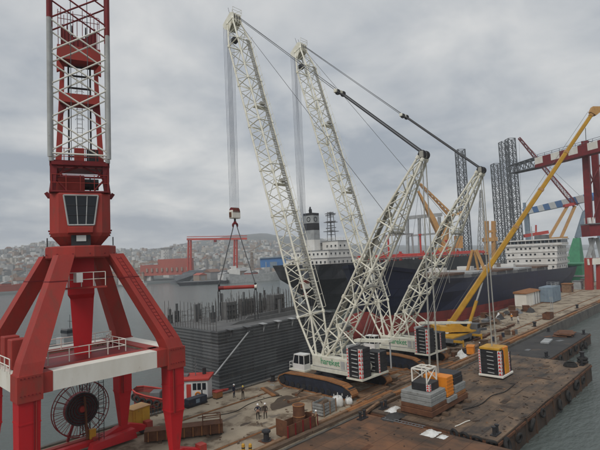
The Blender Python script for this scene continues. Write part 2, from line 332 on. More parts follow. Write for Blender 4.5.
# far shore: land rising to hills
def ridge(x, y):
    d = math.hypot(x, y); be = math.degrees(math.atan2(y, x)); px = 300 + 460*math.tan(R(43.7-be)) if be > -40 else 2000
    ks = [(-600, 150), (-100, 100), (0, 85), (45, 110), (75, 95), (110, 72), (150, 80), (195, 112), (262, 152), (300, 132), (360, 80), (450, 55), (700, 40), (2500, 30)]
    h = ks[0][1] if px < ks[0][0] else ks[-1][1]
    for (a, ha), (c, hc) in zip(ks, ks[1:]):
        if a <= px <= c: t = (px-a)/(c-a); t = t*t*(3-2*t); h = ha + (hc-ha)*t
    return h
def landz(x, y):
    d = y-445; s = min(1, max(0, d/1500)); s = s*s*(3-2*s)
    near = min(1, max(0, (d-25)/260)); near = near*near*(3-2*near)
    wob = 6*math.sin(x*.011+1)*math.sin(y*.009) + 3*math.sin(x*.031+y*.02) + 1.2*math.sin(x*.09+2)*math.sin(y*.07)
    return -1.0 + near*(8+wob*.6) + s*(ridge(x, y)-8) + s*wob
xs = [-900+45*i for i in range(111)]; ys = [438+2.5*i for i in range(4)] + [450+26*1.062**i*i*0.6 for i in range(36)]
vs = []; fs = []
for y in ys:
    for x in xs: vs.append((x, y + (5*math.sin(x*.02)+3*math.sin(x*.05) if y < 470 else 0), landz(x, y) if y > 439 else -5))
nx = len(xs)
for j in range(len(ys)-1):
    for i in range(nx-1): fs.append((j*nx+i, j*nx+i+1, (j+1)*nx+i+1, (j+1)*nx+i))
b = MB(); b.add(vs, fs); tag(b.build('far_hills', 'land', smooth=True), kind='structure')
print('land depth', ys[-1])
# houses of the town on the slope, each its own object, a few shared shapes
hm = {}
def house_mesh(kind, mat):
    if (kind, mat) in hm: return hm[(kind, mat)]
    b = MB(); me = None
    if kind == 0: b.mm(-.5, .5, -.5, .5, -.4, 1); b.mm(-.2, .1, -.3, .2, 1, 1.15)
    elif kind == 1: b.mm(-.5, .5, -.5, .5, -.4, .75); b.loft([[V((-.55, -.55, .75)), V((.55, -.55, .75)), V((.55, .55, .75)), V((-.55, .55, .75))], [V((-.3, -.05, 1.1)), V((.3, -.05, 1.1)), V((.3, .05, 1.1)), V((-.3, .05, 1.1))]])
    else: b.mm(-.5, .1, -.5, .5, -.4, 1); b.mm(.1, .5, -.4, .4, -.4, .7); b.mm(-.3, -.1, -.2, .2, 1, 1.1)
    o = b.build('house', mat); me = o.data; bpy.data.objects.remove(o)
    if kind == 1:
        me.materials.append(MATS['roof_tile'])
        for p in me.polygons:
            if p.center.z > .76: p.material_index = 1
    # window bands on the shore side, as recessed dark panes
    hm[(kind, mat)] = me; return me
tb = MB(); q = random.Random(12)
for k in range(1500):
    px = q.uniform(-25, 300); dep = 640 + 950*q.random(); p = pt(px, 262, dep); z = landz(p.x, p.y); s = q.uniform(4, 9); h = q.uniform(4, 10)
    tb.box((p.x, p.y, z+h/2-1), (s*q.uniform(.8, 1.6), s, h), q.uniform(-.6, .6))
me_t = tag(tb.build('distant_town', 'house_grey'), kind='stuff')
for mm_ in ('house_white', 'house_cream', 'house_tan', 'roof_tile'): me_t.data.materials.append(MATS[mm_])
for i, f_ in enumerate(me_t.data.polygons): f_.material_index = (4 if i % 6 == 1 and (i//6) % 3 else [0, 1, 2, 0, 3, 1, 2][(i//6) % 7])
rr = random.Random(11); n = 0
while n < 290:
    px = rr.choice([rr.uniform(-25, 60), rr.uniform(105, 300), rr.uniform(-25, 300)]); dep = 480 + 620*rr.random()**1.3
    p = pt(px, 262, dep)
    if p.y < 452: continue
    z = landz(p.x, p.y); s = rr.uniform(5, 10.5); h = rr.choice([4, 5, 6, 7, 8, 9, 12])
    o = bpy.data.objects.new('house', house_mesh(rr.choice([0, 0, 1, 1, 2]), rr.choice(['house_cream', 'house_white', 'house_white', 'house_grey', 'house_tan', 'house_grey']))); col.objects.link(o)
    o.location = (p.x, p.y, z); o.scale = (s*rr.uniform(.8, 1.5), s, h); o.rotation_euler.z = rr.uniform(-.5, .5)
    tag(o, 'small hazy house of the town on the far hillside', 'house', 'houses of the town across the water'); n += 1
# ================================================================== red portal crane
PC = V((16.3, 43.0, 0)); XA, XB, YA, YB = -5.86, 5.8, -5.3, 4.7      # leg centres, local
pc = thing('portal_crane', 'red portal crane with white boom and spoked cable reel standing on quay rails', 'crane', PC)
Zt, Zb, LW = 10.5, 9.05, 1.42
for x in (XA, XB):
    for y in (YA, YB):
        b = MB(); k = 0.5 if y < 0 or True else 1
        b.loft([[V((x+i*LW*q/2, y+j*LW*q/2, z)) for i, j in ((-1, -1), (1, -1), (1, 1), (-1, 1))] for z, q in ((1.1, .42), (4.6, .86), (5.0, .95), (Zb-.35, 1.0))])
        leg = b.build('leg', 'red_new', pc)
        b = MB(); b.mm(x-LW/2-.12, x+LW/2+.12, y-LW/2-.12, y+LW/2+.12, Zb-.35, Zt+.02); b.build('corner_box', 'red_paint', leg)
        for z_, q_ in ((5.0, .96), (7.2, .98)):
            b = MB(); h_ = LW*q_/2+.025; b.mm(x-h_, x+h_, y-h_, y+h_, z_-.06, z_+.06); b.build('flange_band', 'red_new', leg)
        # bogie with wheels
        b = MB(); b.loft([[V((x-2.6, y-.35, .45)), V((x+2.6, y-.35, .45)), V((x+2.6, y+.35, .45)), V((x-2.6, y+.35, .45))], [V((x-2.6, y-.35, .8)), V((x+2.6, y-.35, .8)), V((x+2.6, y+.35, .8)), V((x-2.6, y+.35, .8))], [V((x-.7, y-.35, 1.5)), V((x+.7, y-.35, 1.5)), V((x+.7, y+.35, 1.5)), V((x-.7, y+.35, 1.5))]])
        bg_ = b.build('bogie', 'red_new', pc)
        for wx in (-2.1, -.8, .8, 2.1):
            b = MB(); b.tube((x+wx, y-.3, .42), (x+wx, y+.3, .42), .36, n=14); b.build('wheel', 'black_steel', bg_)
        for sx in (-1, 1):
            b = MB(); b.mm(x+sx*2.75-.35, x+sx*2.75+.35, y-.42, y+.42, .35, 1.15); b.build('rail_guard', 'red_paint', bg_)
# portal girders: pale middle, red ends
for (x0, y0, x1, y1) in ((XA, YA, XB, YA), (XA, YB, XB, YB), (XA, YA, XA, YB), (XB, YA, XB, YB)):
    a = V((x0, y0, 0)); c = V((x1, y1, 0)); d = (c-a).normalized(); q = LW/2+.12
    b = MB(); za = (Zt+Zb)/2
    a1 = a + d*(q) ; a2 = a + d*(q+.7 if d.x else q+.3); c1 = c - d*(q); c2 = c - d*(q+1.0 if d.x else q+.3)
    b.beam(a2+V((0, 0, za)), c2+V((0, 0, za)), 1.25, Zt-Zb-.06); g = b.build('girder', 'cream_paint', pc)
    b = MB(); b.beam(a1+V((0, 0, za)), a2+V((0, 0, za)), 1.29, Zt-Zb); b.build('girder_end', 'red_paint', g)
    b = MB(); b.beam(c2+V((0, 0, za)), c1+V((0, 0, za)), 1.29, Zt-Zb); b.build('girder_end', 'red_paint', g)
    # walkway plate inside the girder
    inn = V((0, 1, 0)) if y0 == y1 == YA else V((0, -1, 0)) if y0 == y1 else V((1, 0, 0)) if x0 == XA else V((-1, 0, 0))
    b = MB(); b.beam(a1+d*.0+inn*1.13+V((0, 0, Zt-.1)), c1+inn*1.13+V((0, 0, Zt-.1)), 1.0, .1); b.build('walkway', 'red_paint', g)
# deck in the middle of the portal
b = MB(); b.mm(XA+1.85, XB-1.85, YA+1.85, YB-1.85, Zt-.45, Zt-.25); b.build('platform', 'dark_red', pc)
def railing(parent, pts, h=1.05, mat='cream_paint', step=1.4, r=.028, mids=(.5, 1.0)):
    for a, c in zip(pts, pts[1:]):
        a = V(a); c = V(c); n = max(1, round((c-a).length/step))
        for i in range(n+1):
            p = a.lerp(c, i/n); bar('rail_post', p, p+V((0, 0, h)), r*1.1, mat, parent)
        for m in mids: bar('handrail', a+V((0, 0, h*m)), c+V((0, 0, h*m)), r, mat, parent)
railing(pc, [(XA+2.0, YA+1.9, Zt-.02), (XB-3.4, YA+1.9, Zt-.02), (XB-3.4, YB-4.2, Zt-.02), (XB-2.0, YB-2.0, Zt-.02)], r=.04)
railing(pc, [(XA+2.0, YA+1.9, Zt-.02), (XA+2.0, YB-1.9, Zt-.02), (XB-2.0, YB-1.9, Zt-.02)], r=.04)
railing(pc, [(XA-.8, YA+1.1, Zt), (XA-.8, YB-1.1, Zt)], r=.04)
for x, y in ((XA+.2, YA+3.0), (XA+.3, YA+5.4)):
    b = MB(); b.mm(x-.55, x+.55, y-.55, y+.55, Zt, Zt+2.2); b.build('vent_box', 'red_paint', pc, bevel=.05)
# four raking legs to the slewing ring, and centre column
RZ0, RZ1 = 18.75, 20.3
for x, y in ((XA, YA), (XB, YA), (XA, YB), (XB, YB)):
    k = 0.36
    b = MB(); rings = []
    for (px, py, pz, q) in ((x, y, Zt-.2, .78), (x*.95, y*.95, Zt+.8, .78), (x*k, y*k, RZ0+.3, .66)):
        rings.append([V((px+i*q*.98, py+j*q*.98, pz)) for i, j in ((-1, -1), (1, -1), (1, 1), (-1, 1))])
    b.loft(rings); st = b.build('raking_strut', 'red_paint', pc)
    t = .72; b = MB(); cx, cy, cz = lerp(x*.94, x*k, t), lerp(y*.94, y*k, t), lerp(Zt+.9, RZ0+.3, t)
    q = .71; b.mm(cx-q, cx+q, cy-q, cy+q, cz-.05, cz+.05); b.build('splice_band', 'dark_red', st)
def ngon(cx, cy, z, r, n, ph=0): return [V((cx+r*math.cos(ph+2*math.pi*i/n), cy+r*math.sin(ph+2*math.pi*i/n), z)) for i in range(n)]
b = MB(); b.loft([ngon(0, 0, RZ0, 2.8, 12), ngon(0, 0, RZ0+.1, 2.92, 12), ngon(0, 0, RZ1-.6, 2.92, 12), ngon(0, 0, RZ1-.5, 2.86, 12)]); b.build('slewing_ring', 'red_paint', pc)
b = MB(); b.loft([ngon(.3, .6, Zt-.3, .95, 4, .4), ngon(.3, .6, 15.2, 1.35, 4, .4), ngon(0, 0, 15.6, 1.5, 4, .4), ngon(0, 0, RZ0, 1.5, 4, .4)]); b.build('centre_column', 'red_new', pc)
# upper works turn towards the viewer
fw = V((-PC.x, -PC.y, 0)).normalized(); sd_ = V((-fw.y, fw.x, 0))     # fw: front, sd_: to the right as seen
def U(s, f, z): return sd_*s + fw*f + V((0, 0, z))
railing(pc, [U(-1.9, 2.1, 16.3), U(1.9, 2.1, 16.3)], h=1.2, step=.9, r=.035)
b = MB(); b.beam(U(-2.0, 2.0, 16.2), U(2.0, 2.0, 16.2), 1.0, .12); b.build('platform', 'red_paint', pc)
b = MB(); b.beam(U(-.25, 2.75, 16.7), U(-.25, 2.75, 17.5), .7, .5); b.build('floodlight', 'white_paint', pc)
for s in (-2.6, 2.6): bar('lamp_post', U(s, 1.4, RZ1-.5), U(s, 1.4, RZ1+.25), .05, 'black_steel', pc)
# slewing cabin body, cut-off cone below, with big front window
H0, H1 = RZ1-.5, 24.4
def oct(z, w, dpt, c): # chamfered box ring
    return [U(s, f, z) for s, f in ((-w+c, dpt), (w-c, dpt), (w, dpt-c), (w, -dpt+c), (w-c, -dpt), (-w+c, -dpt), (-w, -dpt+c), (-w, dpt-c))]
b = MB(); b.loft([oct(H0, 1.6, 1.8, .6), oct(H0+.2, 1.75, 2.0, .6), oct(H0+.8, 2.25, 2.5, .7), oct(H0+1.1, 2.38, 2.6, .7), oct(H1-.2, 2.38, 2.6, .7), oct(H1, 2.3, 2.5, .7)])
cab_ = b.build('slewing_house', 'red_paint', pc)
def quad_frame(parent, name, pts, mat, th, out_):  # thin solid panel
    b = MB(); b.prism(pts, out_*th); return b.build(name, mat, parent)
gz0, gz1 = H0+1.75, H1-.3
wp = [U(-.95, 2.62, gz0), U(1.05, 2.62, gz0), U(1.38, 2.62, gz1), U(-1.3, 2.62, gz1)]
quad_frame(cab_, 'front_window', wp, 'dark_glass', .05, fw)
fr = [p + fw*.06 for p in wp]
for a, c in zip(fr, fr[1:]+fr[:1]): bar('window_bar', a, c, .075, 'grey_paint', cab_)
for t in (.36, .68): bar('window_bar', fr[0].lerp(fr[1], t), fr[3].lerp(fr[2], t), .045, 'grey_paint', cab_)
for t in (.33, .66): bar('window_bar', fr[0].lerp(fr[3], t), fr[1].lerp(fr[2], t), .04, 'black_steel', cab_)
b = MB(); b.loft([[U(-1.05, 2.5, H0+1.0), U(1.0, 2.5, H0+1.0), U(.9, 3.0, H0+1.1), U(-.95, 3.0, H0+1.1)], [U(-1.0, 2.5, H0+1.7), U(1.05, 2.5, H0+1.7), U(.95, 3.0, H0+1.55), U(-.9, 3.0, H0+1.55)]]); b.build('window_sill', 'red_paint', cab_)
b = MB(); b.beam(U(-.75, 2.46, H0+.45), U(.75, 2.46, H0+.45), .25, .9); b.build('lower_recess', 'black_steel', cab_)
b = MB(); b.beam(U(-.35, 2.6, H0+.62), U(.4, 2.6, H0+.62), .1, .5); b.build('lower_window', 'white_paint', cab_)
for s in (-1, 1):
    for k in range(3):
        b = MB(); z = H0+.95+k*.22; x = 2.2+.07*k; b.beam(U(s*x, .6, z), U(s*(x+.22), .6, z), .5, .12); b.build('bracket', 'dark_red', cab_)
    b = MB(); b.beam(U(s*2.42, 1.4, H1-.35), U(s*2.68, 1.4, H1+.05), .4, .3); b.build('lifting_lug', 'dark_red', cab_)
# machine deck on the house: frames, winch house
D0 = H1
b = MB(); b.beam(U(-2.36, 0, D0+.06), U(2.36, 0, D0+.06), 5.2, .12); b.build('machine_deck', 'dark_red', pc)
b = MB(); b.beam(U(-2.0, .2, D0+.9), U(.35, .2, D0+.9), 2.4, 1.5); b.build('winch_house', 'red_paint', pc, bevel=.06)
b = MB(); b.tube(U(.3, .4, D0+1.0), U(1.5, .4, D0+1.0), .5, n=14); b.tube(U(.75, .4, D0+1.0), U(.85, .4, D0+1.0), .7, n=14); b.build('winch_drum', 'black_steel', pc, smooth=False)
railing(pc, [U(-2.2, 2.5, D0+.1), U(2.2, 2.5, D0+.1)], h=1.4, mat='red_paint', step=1.25, r=.03)
for s in (-1, 1):       # boom foot brackets: leaning plates each side
    b = MB(); b.prism([U(s*2.2, 2.3, D0), U(s*1.9, 2.3, D0), U(s*1.85, 2.5, D0+1.2), U(s*1.75, 2.5, D0+2.4), U(s*2.32, 2.5, D0+2.4), U(s*2.32, 2.4, D0+1.0)], -fw*.5); b.build('boom_bracket', 'dark_red', pc)
    b = MB(); b.beam(U(s*2.45, -2.2, D0), U(s*2.1, -1.9, D0+2.6), .35, .5); b.build('frame_post', 'dark_red', pc)
    for a, c in ((U(s*1.9, 2.2, D0+1.5), U(s*.2, 2.2, D0+2.2)), (U(s*1.2, 2.2, D0+2.2), U(s*2.0, 2.2, D0+.9)), (U(s*2.1, 2.2, D0+1.4), U(s*1.1, 2.2, D0+.2))):
        bar('frame_brace', a, c, .09, 'dark_red', pc)
    bar('frame_brace', U(s*1.9, 2.2, D0+2.2), U(s*1.3, 2.2, D0+1.3), .07, 'dark_red', pc)
b = MB(); b.beam(U(-2.35, 2.2, D0+2.5), U(2.35, 2.2, D0+2.5), .5, .5); b.build('boom_pivot_beam', 'dark_red', pc)
b = MB(); b.beam(U(-2.2, 2.2, D0+1.35), U(2.2, 2.2, D0+1.35), .2, .14); b.build('frame_beam', 'dark_red', pc)
b = MB(); b.beam(U(-2.15, -1.6, D0+2.75), U(2.15, -1.6, D0+2.75), 3.0, .3); b.build('upper_deck', 'dark_red', pc)
b = MB(); b.beam(U(-.5, -.9, D0+3.75), U(.35, -.9, D0+3.75), .9, 1.6); b.build('control_cabinet', 'red_paint', pc, bevel=.04)
b = MB(); b.beam(U(.55, -.9, D0+3.75), U(1.55, -.9, D0+3.75), .9, 1.5); b.build('switch_cabinet', 'black_steel', pc, bevel=.04)
railing(pc, [U(-2.2, -.2, D0+2.9), U(2.2, -.2, D0+2.9)], h=1.5, mat='red_paint', step=.9, r=.03)
# A-frame tower behind the boom
T0, T1, T2 = D0+2.9, 33.9, 37.5
TB = -1.9
for s in (-1, 1):
    b = MB(); b.beam(U(s*1.85, TB, T0), U(s*1.55, TB, T1), .5, .6, .42, .5, up=fw); b.beam(U(s*1.55, TB, T1), U(s*1.45, TB, T2), .42, .5, .36, .45, up=fw); b.build('tower_leg', 'red_paint', pc)
    b = MB(); b.beam(U(s*.95, TB-.3, T0), U(s*.95, TB-.3, T2+.5), .13, .13); b.build('guide_post', 'black_steel', pc)
    b = MB(); b.prism([U(s*1.72, TB+.3, T1-.2), U(s*1.72, TB+.3, T1-2.2), U(s*.9, TB+.3, T1-.2)], -fw*.4); b.build('knee_plate', 'dark_red', pc)
b = MB(); b.loft([[U(s, f, T1-.5) for s, f in ((-1.7, TB-.7), (1.7, TB-.7), (1.7, TB+.9), (-1.7, TB+.9))], [U(s, f, T1+.35) for s, f in ((-1.55, TB-.8), (1.55, TB-.8), (1.75, TB+.9), (-1.75, TB+.9))]]); b.build('platform', 'red_paint', pc)
for z in (T0+1.2, T1+1.3, T1+2.5, T2-.2): bar('tower_rung', U(-.95, TB-.3, z), U(.95, TB-.3, z), .1, 'black_steel', pc)
# top head: tapering block with rope sheaves and spiky handrails
b = MB(); b.loft([[U(s, f, T2) for s, f in ((-1.9, TB-1), (1.9, TB-1), (1.9, TB+1), (-1.9, TB+1))], [U(s, f, T2+1.3) for s, f in ((-1.85, TB-1), (1.85, TB-1), (1.85, TB+1), (-1.85, TB+1))]]); b.build('tower_head', 'red_paint', pc)
b = MB(); b.prism([U(-1.9, TB+1.02, T2+.02), U(-1.3, TB+1.02, T2-1.0), U(-1.9, TB+1.02, T2-1.3)], -fw*.4); b.build('gusset', 'red_paint', pc); b = MB(); b.prism([U(1.9, TB+1.02, T2+.02), U(1.3, TB+1.02, T2-1.0), U(1.9, TB+1.02, T2-1.3)], -fw*.4); b.build('gusset', 'red_paint', pc)
b = MB(); b.prism([U(-1.55, TB+.8, T2+1.3), U(1.55, TB+.8, T2+1.3), U(1.55, TB+.8, T2+3.3), U(1.25, TB+.8, T2+3.0), U(.5, TB+.8, T2+2.3), U(-.5, TB+.8, T2+2.3), U(-1.25, TB+.8, T2+3.0), U(-1.55, TB+.8, T2+3.3)], -fw*1.5); b.build('sheave_housing', 'dark_red', pc)
for s in (-1.4, -1.0, -.6, .6, 1.0, 1.4):
    b = MB(); b.tube(U(s-.06, TB, T2+3.1), U(s+.06, TB, T2+3.1), .62, n=16); b.build('sheave', 'black_steel', pc)
for s in (-1.75, -1.5, -1.25, -.95, -.5, -.15, .3, .7, 1.0, 1.3, 1.6, 1.75):
    bar('stanchion', U(s, TB+.85, T2+1.3), U(s*1.02, TB+.85, T2+4.6+.5*math.sin(s*7)), .035, 'dark_red', pc)
for z in (T2+3.9, T2+4.5): bar('handrail', U(-1.75, TB+.85, z), U(1.75, TB+.85, z), .03, 'dark_red', pc)
# caged ladder
for s in (-.22, .22): bar('ladder_rail', U(s, TB-.6, T0), U(s, TB-.6, T2), .03, 'grey_paint', pc)
for k in range(18): z = T0+.3+k*.42; bar('ladder_rung', U(-.22, TB-.6, z), U(.22, TB-.6, z), .02, 'grey_paint', pc)
for k in range(9):
    b = MB(); z = T0+1.2+k*.9; b.poly([U(.38*math.cos(t), TB-.2+.4*math.sin(t), z) for t in [math.pi*i/6-.1 for i in range(8)]], .022, n=4); b.build('ladder_hoop', 'grey_paint', pc)
# lattice boom facing the viewer, leaning out a little
BL = 32.0; b0f, b1f, z0 = 2.6, 3.4, D0+2.6
def BP(s, f, t): return U(s*2.2*(1-.0*t/BL), 2.55+f + t*.05, z0+t)
SPL = 11.4
bm_ = MB(); bm_.beam(BP(-1, 0, 0)-V((0, 0, .15)), BP(1, 0, 0)-V((0, 0, .15)), .3, .3); boom = bm_.build('boom', 'dark_red', pc)
for s in (-1, 1):
    for f in (0, 1.7):
        tt = SPL - (.8 if s > 0 else 0)
        bar('boom_chord', BP(s, f, 0), BP(s, f, tt), .19, 'grey_paint', boom, n=10); bar('boom_chord', BP(s, f, tt), BP(s, f, BL), .19, 'dark_red', boom, n=10)
PL = 2.72
for k in range(12):
    t0 = .2+k*PL; t1 = t0+PL; mt = 'cream_paint' if t0 < SPL-1 else 'dark_red'
    for f in (0, 1.7):
        o_ = .28 if f else 0
        bar('boom_brace', BP(-1, f, t0+o_), BP(1, f, t1+o_), .068, mt, boom); bar('boom_brace', BP(1, f, t0+o_), BP(-1, f, t1+o_), .068, mt, boom)
    for s in (-1, 1):
        bar('boom_brace', BP(s, 0, t0), BP(s, 1.7, t1), .05, mt, boom); bar('boom_brace', BP(s, 0, t1), BP(s, 1.7, t1), .05, mt, boom)
bar('boom_brace', BP(-1, 1.7, .3), BP(1, 1.7, .3), .08, 'cream_paint', boom)
for s in (-.3, .3): bar('hoist_rope', BP(s, .9, 0), BP(s*.9, .9, BL), .03, 'rope', boom)
# cable reel on the water-side rail: spoked wheel, drum full of dark cable
rc = V((18.3, 48.7, 3.95)) - PC; RRr = 2.65
b = MB(); b.tube(rc+V((0, -.28, 0)), rc+V((0, .28, 0)), 1.6, n=32); reel = b.build('cable_reel', 'dark_red', pc)
b = MB()
for rad in (.5, .75, 1.0, 1.25, 1.5): b.torus(rc+V((0, -.3, 0)), rad, .11, (0, 1, 0), n=32, m=6)
b.build('wound_cable', 'black_steel', reel, smooth=True)
for f in (-.34, .34):
    b = MB(); b.torus(rc+V((0, f, 0)), RRr, .05, (0, 1, 0), n=40, m=6); b.build('reel_rim', 'dark_red', reel, smooth=True)
    for k in range(26):
        t = 2*math.pi*k/26; e1 = V((math.cos(t), 0, math.sin(t))); bar('reel_spoke', rc+e1*.5+V((0, f*1.02, 0)), rc+e1*RRr+V((0, f, 0)), .028, 'dark_red', reel, n=5)
b = MB(); b.tube(rc+V((0, -.5, 0)), rc+V((0, .5, 0)), .28, n=14); b.build('reel_hub', 'red_paint', reel)
for sx in (-1, 1):
    b = MB(); b.beam(rc+V((0, .62, 0)), V((rc.x+sx*1.1, rc.y+.62, .9)), .22, .22); b.build('reel_stand', 'dark_red', reel)
b = MB(); b.mm(rc.x-3.6, rc.x+5.2, rc.y-.3, rc.y+.35, .55, .95); b.build('reel_beam', 'red_paint', pc)
b = MB(); b.beam(V((rc.x+.35, rc.y-.55, 1.0)), V((rc.x+.15, rc.y-.5, rc.z+1.2)), .35, .12); b.build('cable_guide', 'rust', reel)
b = MB(); b.mm(rc.x+.5, rc.x+1.1, rc.y-.9, rc.y-.45, .95, 1.9); b.build('junction_box', 'yellow_paint', pc, bevel=.04)
# sill beam with tread plates between the bogies of the water side
b = MB(); b.mm(XA+2.9, XB-2.9, YB-.3, YB+.3, .5, .95); b.build('sill_beam', 'red_new', pc)
b = MB(); b.loft([[V((2.0, YB-1.5, .3)), V((6.6, YB-1.5, .3)), V((6.6, YB-.5, .3)), V((2.0, YB-.5, .3))], [V((2.2, YB-1.4, .9)), V((6.4, YB-1.4, 1.25)), V((6.4, YB-.55, 1.25)), V((2.2, YB-.55, .9))]]); b.build('bogie_cover', 'red_new', pc)
# access ladder under the portal
for s in (-.25, .25): bar('ladder_rail', V((3.2+s, YB-.9, 1)), V((3.2+s, YB-.9, Zt-.3)), .035, 'black_steel', pc)
for k in range(22): z = 1.3+k*.4; bar('ladder_rung', V((2.95, YB-.9, z)), V((3.45, YB-.9, z)), .025, 'black_steel', pc)

# conduits, bolted flange plates and a caged ladder on the portal
for x, y, sx, sy in ((XA, YA, 1, -1), (XB, YA, -1, -1), (XB, YB, -1, -1)):
    for k in range(2): bar('conduit', (x+sx*(.25+.14*k), y+sy*(LW/2+.06), 4.9), (x+sx*(.25+.14*k), y+sy*(LW/2+.06), Zb-.4), .035, 'red_paint' if k else 'dark_red', pc)
for x in (XA, XB):
    for k in range(6):
        for z_ in (Zb+.12, Zt-.14):
            b = MB(); xx = x-.6+k*.24; b.tube((xx, YA-LW/2-.12, z_), (xx, YA-LW/2-.17, z_), .05, n=6); b.build('bolt', 'dark_red', pc)
for k in range(14):
    t = 2*math.pi*k/14+.1; b = MB(); c = V((2.95*math.cos(t), 2.95*math.sin(t), RZ0+.35)); b.tube(c, c+V((math.cos(t)*.06, math.sin(t)*.06, 0)), .07, n=6); b.build('bolt', 'dark_red', pc)
p0 = V((XB*.93+.1, YA*.93-.85, Zt+.9)); p1 = V((XB*.36+.1, YA*.36-.78, RZ0))
for s in (-.2, .2): bar('ladder_rail', p0+V((s, 0, 0)), p1+V((s, 0, 0)), .03, 'dark_red', pc)
for k in range(24): q = p0.lerp(p1, (k+.5)/24); bar('ladder_rung', q-V((.2, 0, 0)), q+V((.2, 0, 0)), .02, 'dark_red', pc)
# ================================================================== crawler cranes
def lattice(parent, sec_name, base, axis, side, stations, panels, mat, rc_, rb, chord_mat=None):
    """four-chord lattice: stations (t, half width, half depth); one part per run between stations, chords and braces below it"""
    axis = V(axis).normalized(); side = V(side).normalized(); nrm = axis.cross(side).normalized()
    def P(t, i, j):
        for (t0, w0, h0), (t1, w1, h1) in zip(stations, stations[1:]):
            if t <= t1+1e-6:
                k = (t-t0)/(t1-t0); return V(base) + axis*t + side*(i*lerp(w0, w1, k)) + nrm*(j*lerp(h0, h1, k))
    cor = [(-1, -1), (1, -1), (1, 1), (-1, 1)]
    for si, ((t0, w0, h0), (t1, w1, h1)) in enumerate(zip(stations, stations[1:])):
        b = MB(); 
        for i in range(4): b.tube(P(t1, *cor[i]), P(t1, *cor[(i+1) % 4]), rb*1.5, n=6)
        b.tube(P(t1, -1, -1), P(t1, 1, 1), rb, n=6)
        sec = b.build(sec_name, mat, parent)
        for c in cor:
            bar('chord', P(t0, *c), P(t1, *c), rc_, chord_mat or mat, sec, n=8)
            b = MB(); ax = (P(t1, *c)-P(t0, *c)).normalized(); b.tube(P(t1, *c)-ax*.22, P(t1, *c)+ax*.22, rc_*1.6, n=8); b.build('pin_joint', mat, sec)
        n = panels[si]
        for k in range(n):
            a0 = t0+(t1-t0)*k/n; a1 = t0+(t1-t0)*(k+1)/n; am = (a0+a1)/2
            for i in range(4):
                c, d = cor[i], cor[(i+1) % 4]
                if i % 2 == 0: bar('brace', P(a0, *c), P(am, *d), rb, mat, sec); bar('brace', P(am, *d), P(a1, *c), rb, mat, sec)
                else: bar('brace', P(a0, *(c if k % 2 else d)), P(a1, *(d if k % 2 else c)), rb, mat, sec); bar('brace', P(a0, *c), P(a0, *d), rb*.85, mat, sec)
    return P
def chevrons(parent, o, u, vdir, wid, hgt, n, out_):
    """white strip with red arrow triangles on a counterweight edge; o = lower left corner"""
    o = V(o); u = V(u); vdir = V(vdir); out_ = V(out_)
    b = MB(); b.prism([o, o+u*wid, o+u*wid+vdir*hgt, o+vdir*hgt], out_*.02); s = b.build('warning_strip', 'white_paint', parent)
    b = MB(); st = hgt/n
    for k in range(n):
        q = o+out_*.022+vdir*(k*st); b.prism([q+u*wid*.02+vdir*st*.12, q+u*wid*.98+vdir*st*.12, q+u*wid*.5+vdir*st*.95], out_*.01)
    b.build('warning_triangle', 'chevron_red', s)
    return s
def cwt_stack(parent, x0, x1, y0, y1, z0, n, h, faces):
    """slabs of ballast, each with lifting handles; faces: which sides carry warning strips"""
    for k in range(n):
        b = MB(); e_ = .02*(k % 2); b.mm(x0+e_, x1-e_, y0+e_, y1-e_, z0+k*h+.012, z0+(k+1)*h-.012); sl = b.build('ballast_slab', 'black_steel', parent, bevel=.03)
        for fx in (.5,):
            y = lerp(y0, y1, fx); z = z0+(k+.5)*h
            b = MB(); b.beam((x0-.06, y-.55, z), (x0-.06, y+.35, z+.05), .1, .09); b.build('handle', 'grey_paint', sl)
    H = n*h
    if 'l' in faces:
        chevrons(parent, (x0-.015, y0+.42, z0), (0, -1, 0), (0, 0, 1), .42, H, 7, (-1, 0, 0)); chevrons(parent, (x0-.015, y1, z0), (0, -1, 0), (0, 0, 1), .26, H, 9, (-1, 0, 0))
    if 'b' in faces: chevrons(parent, (x0, y0-.015, z0), (1, 0, 0), (0, 0, 1), .3, H, 7, (0, -1, 0))
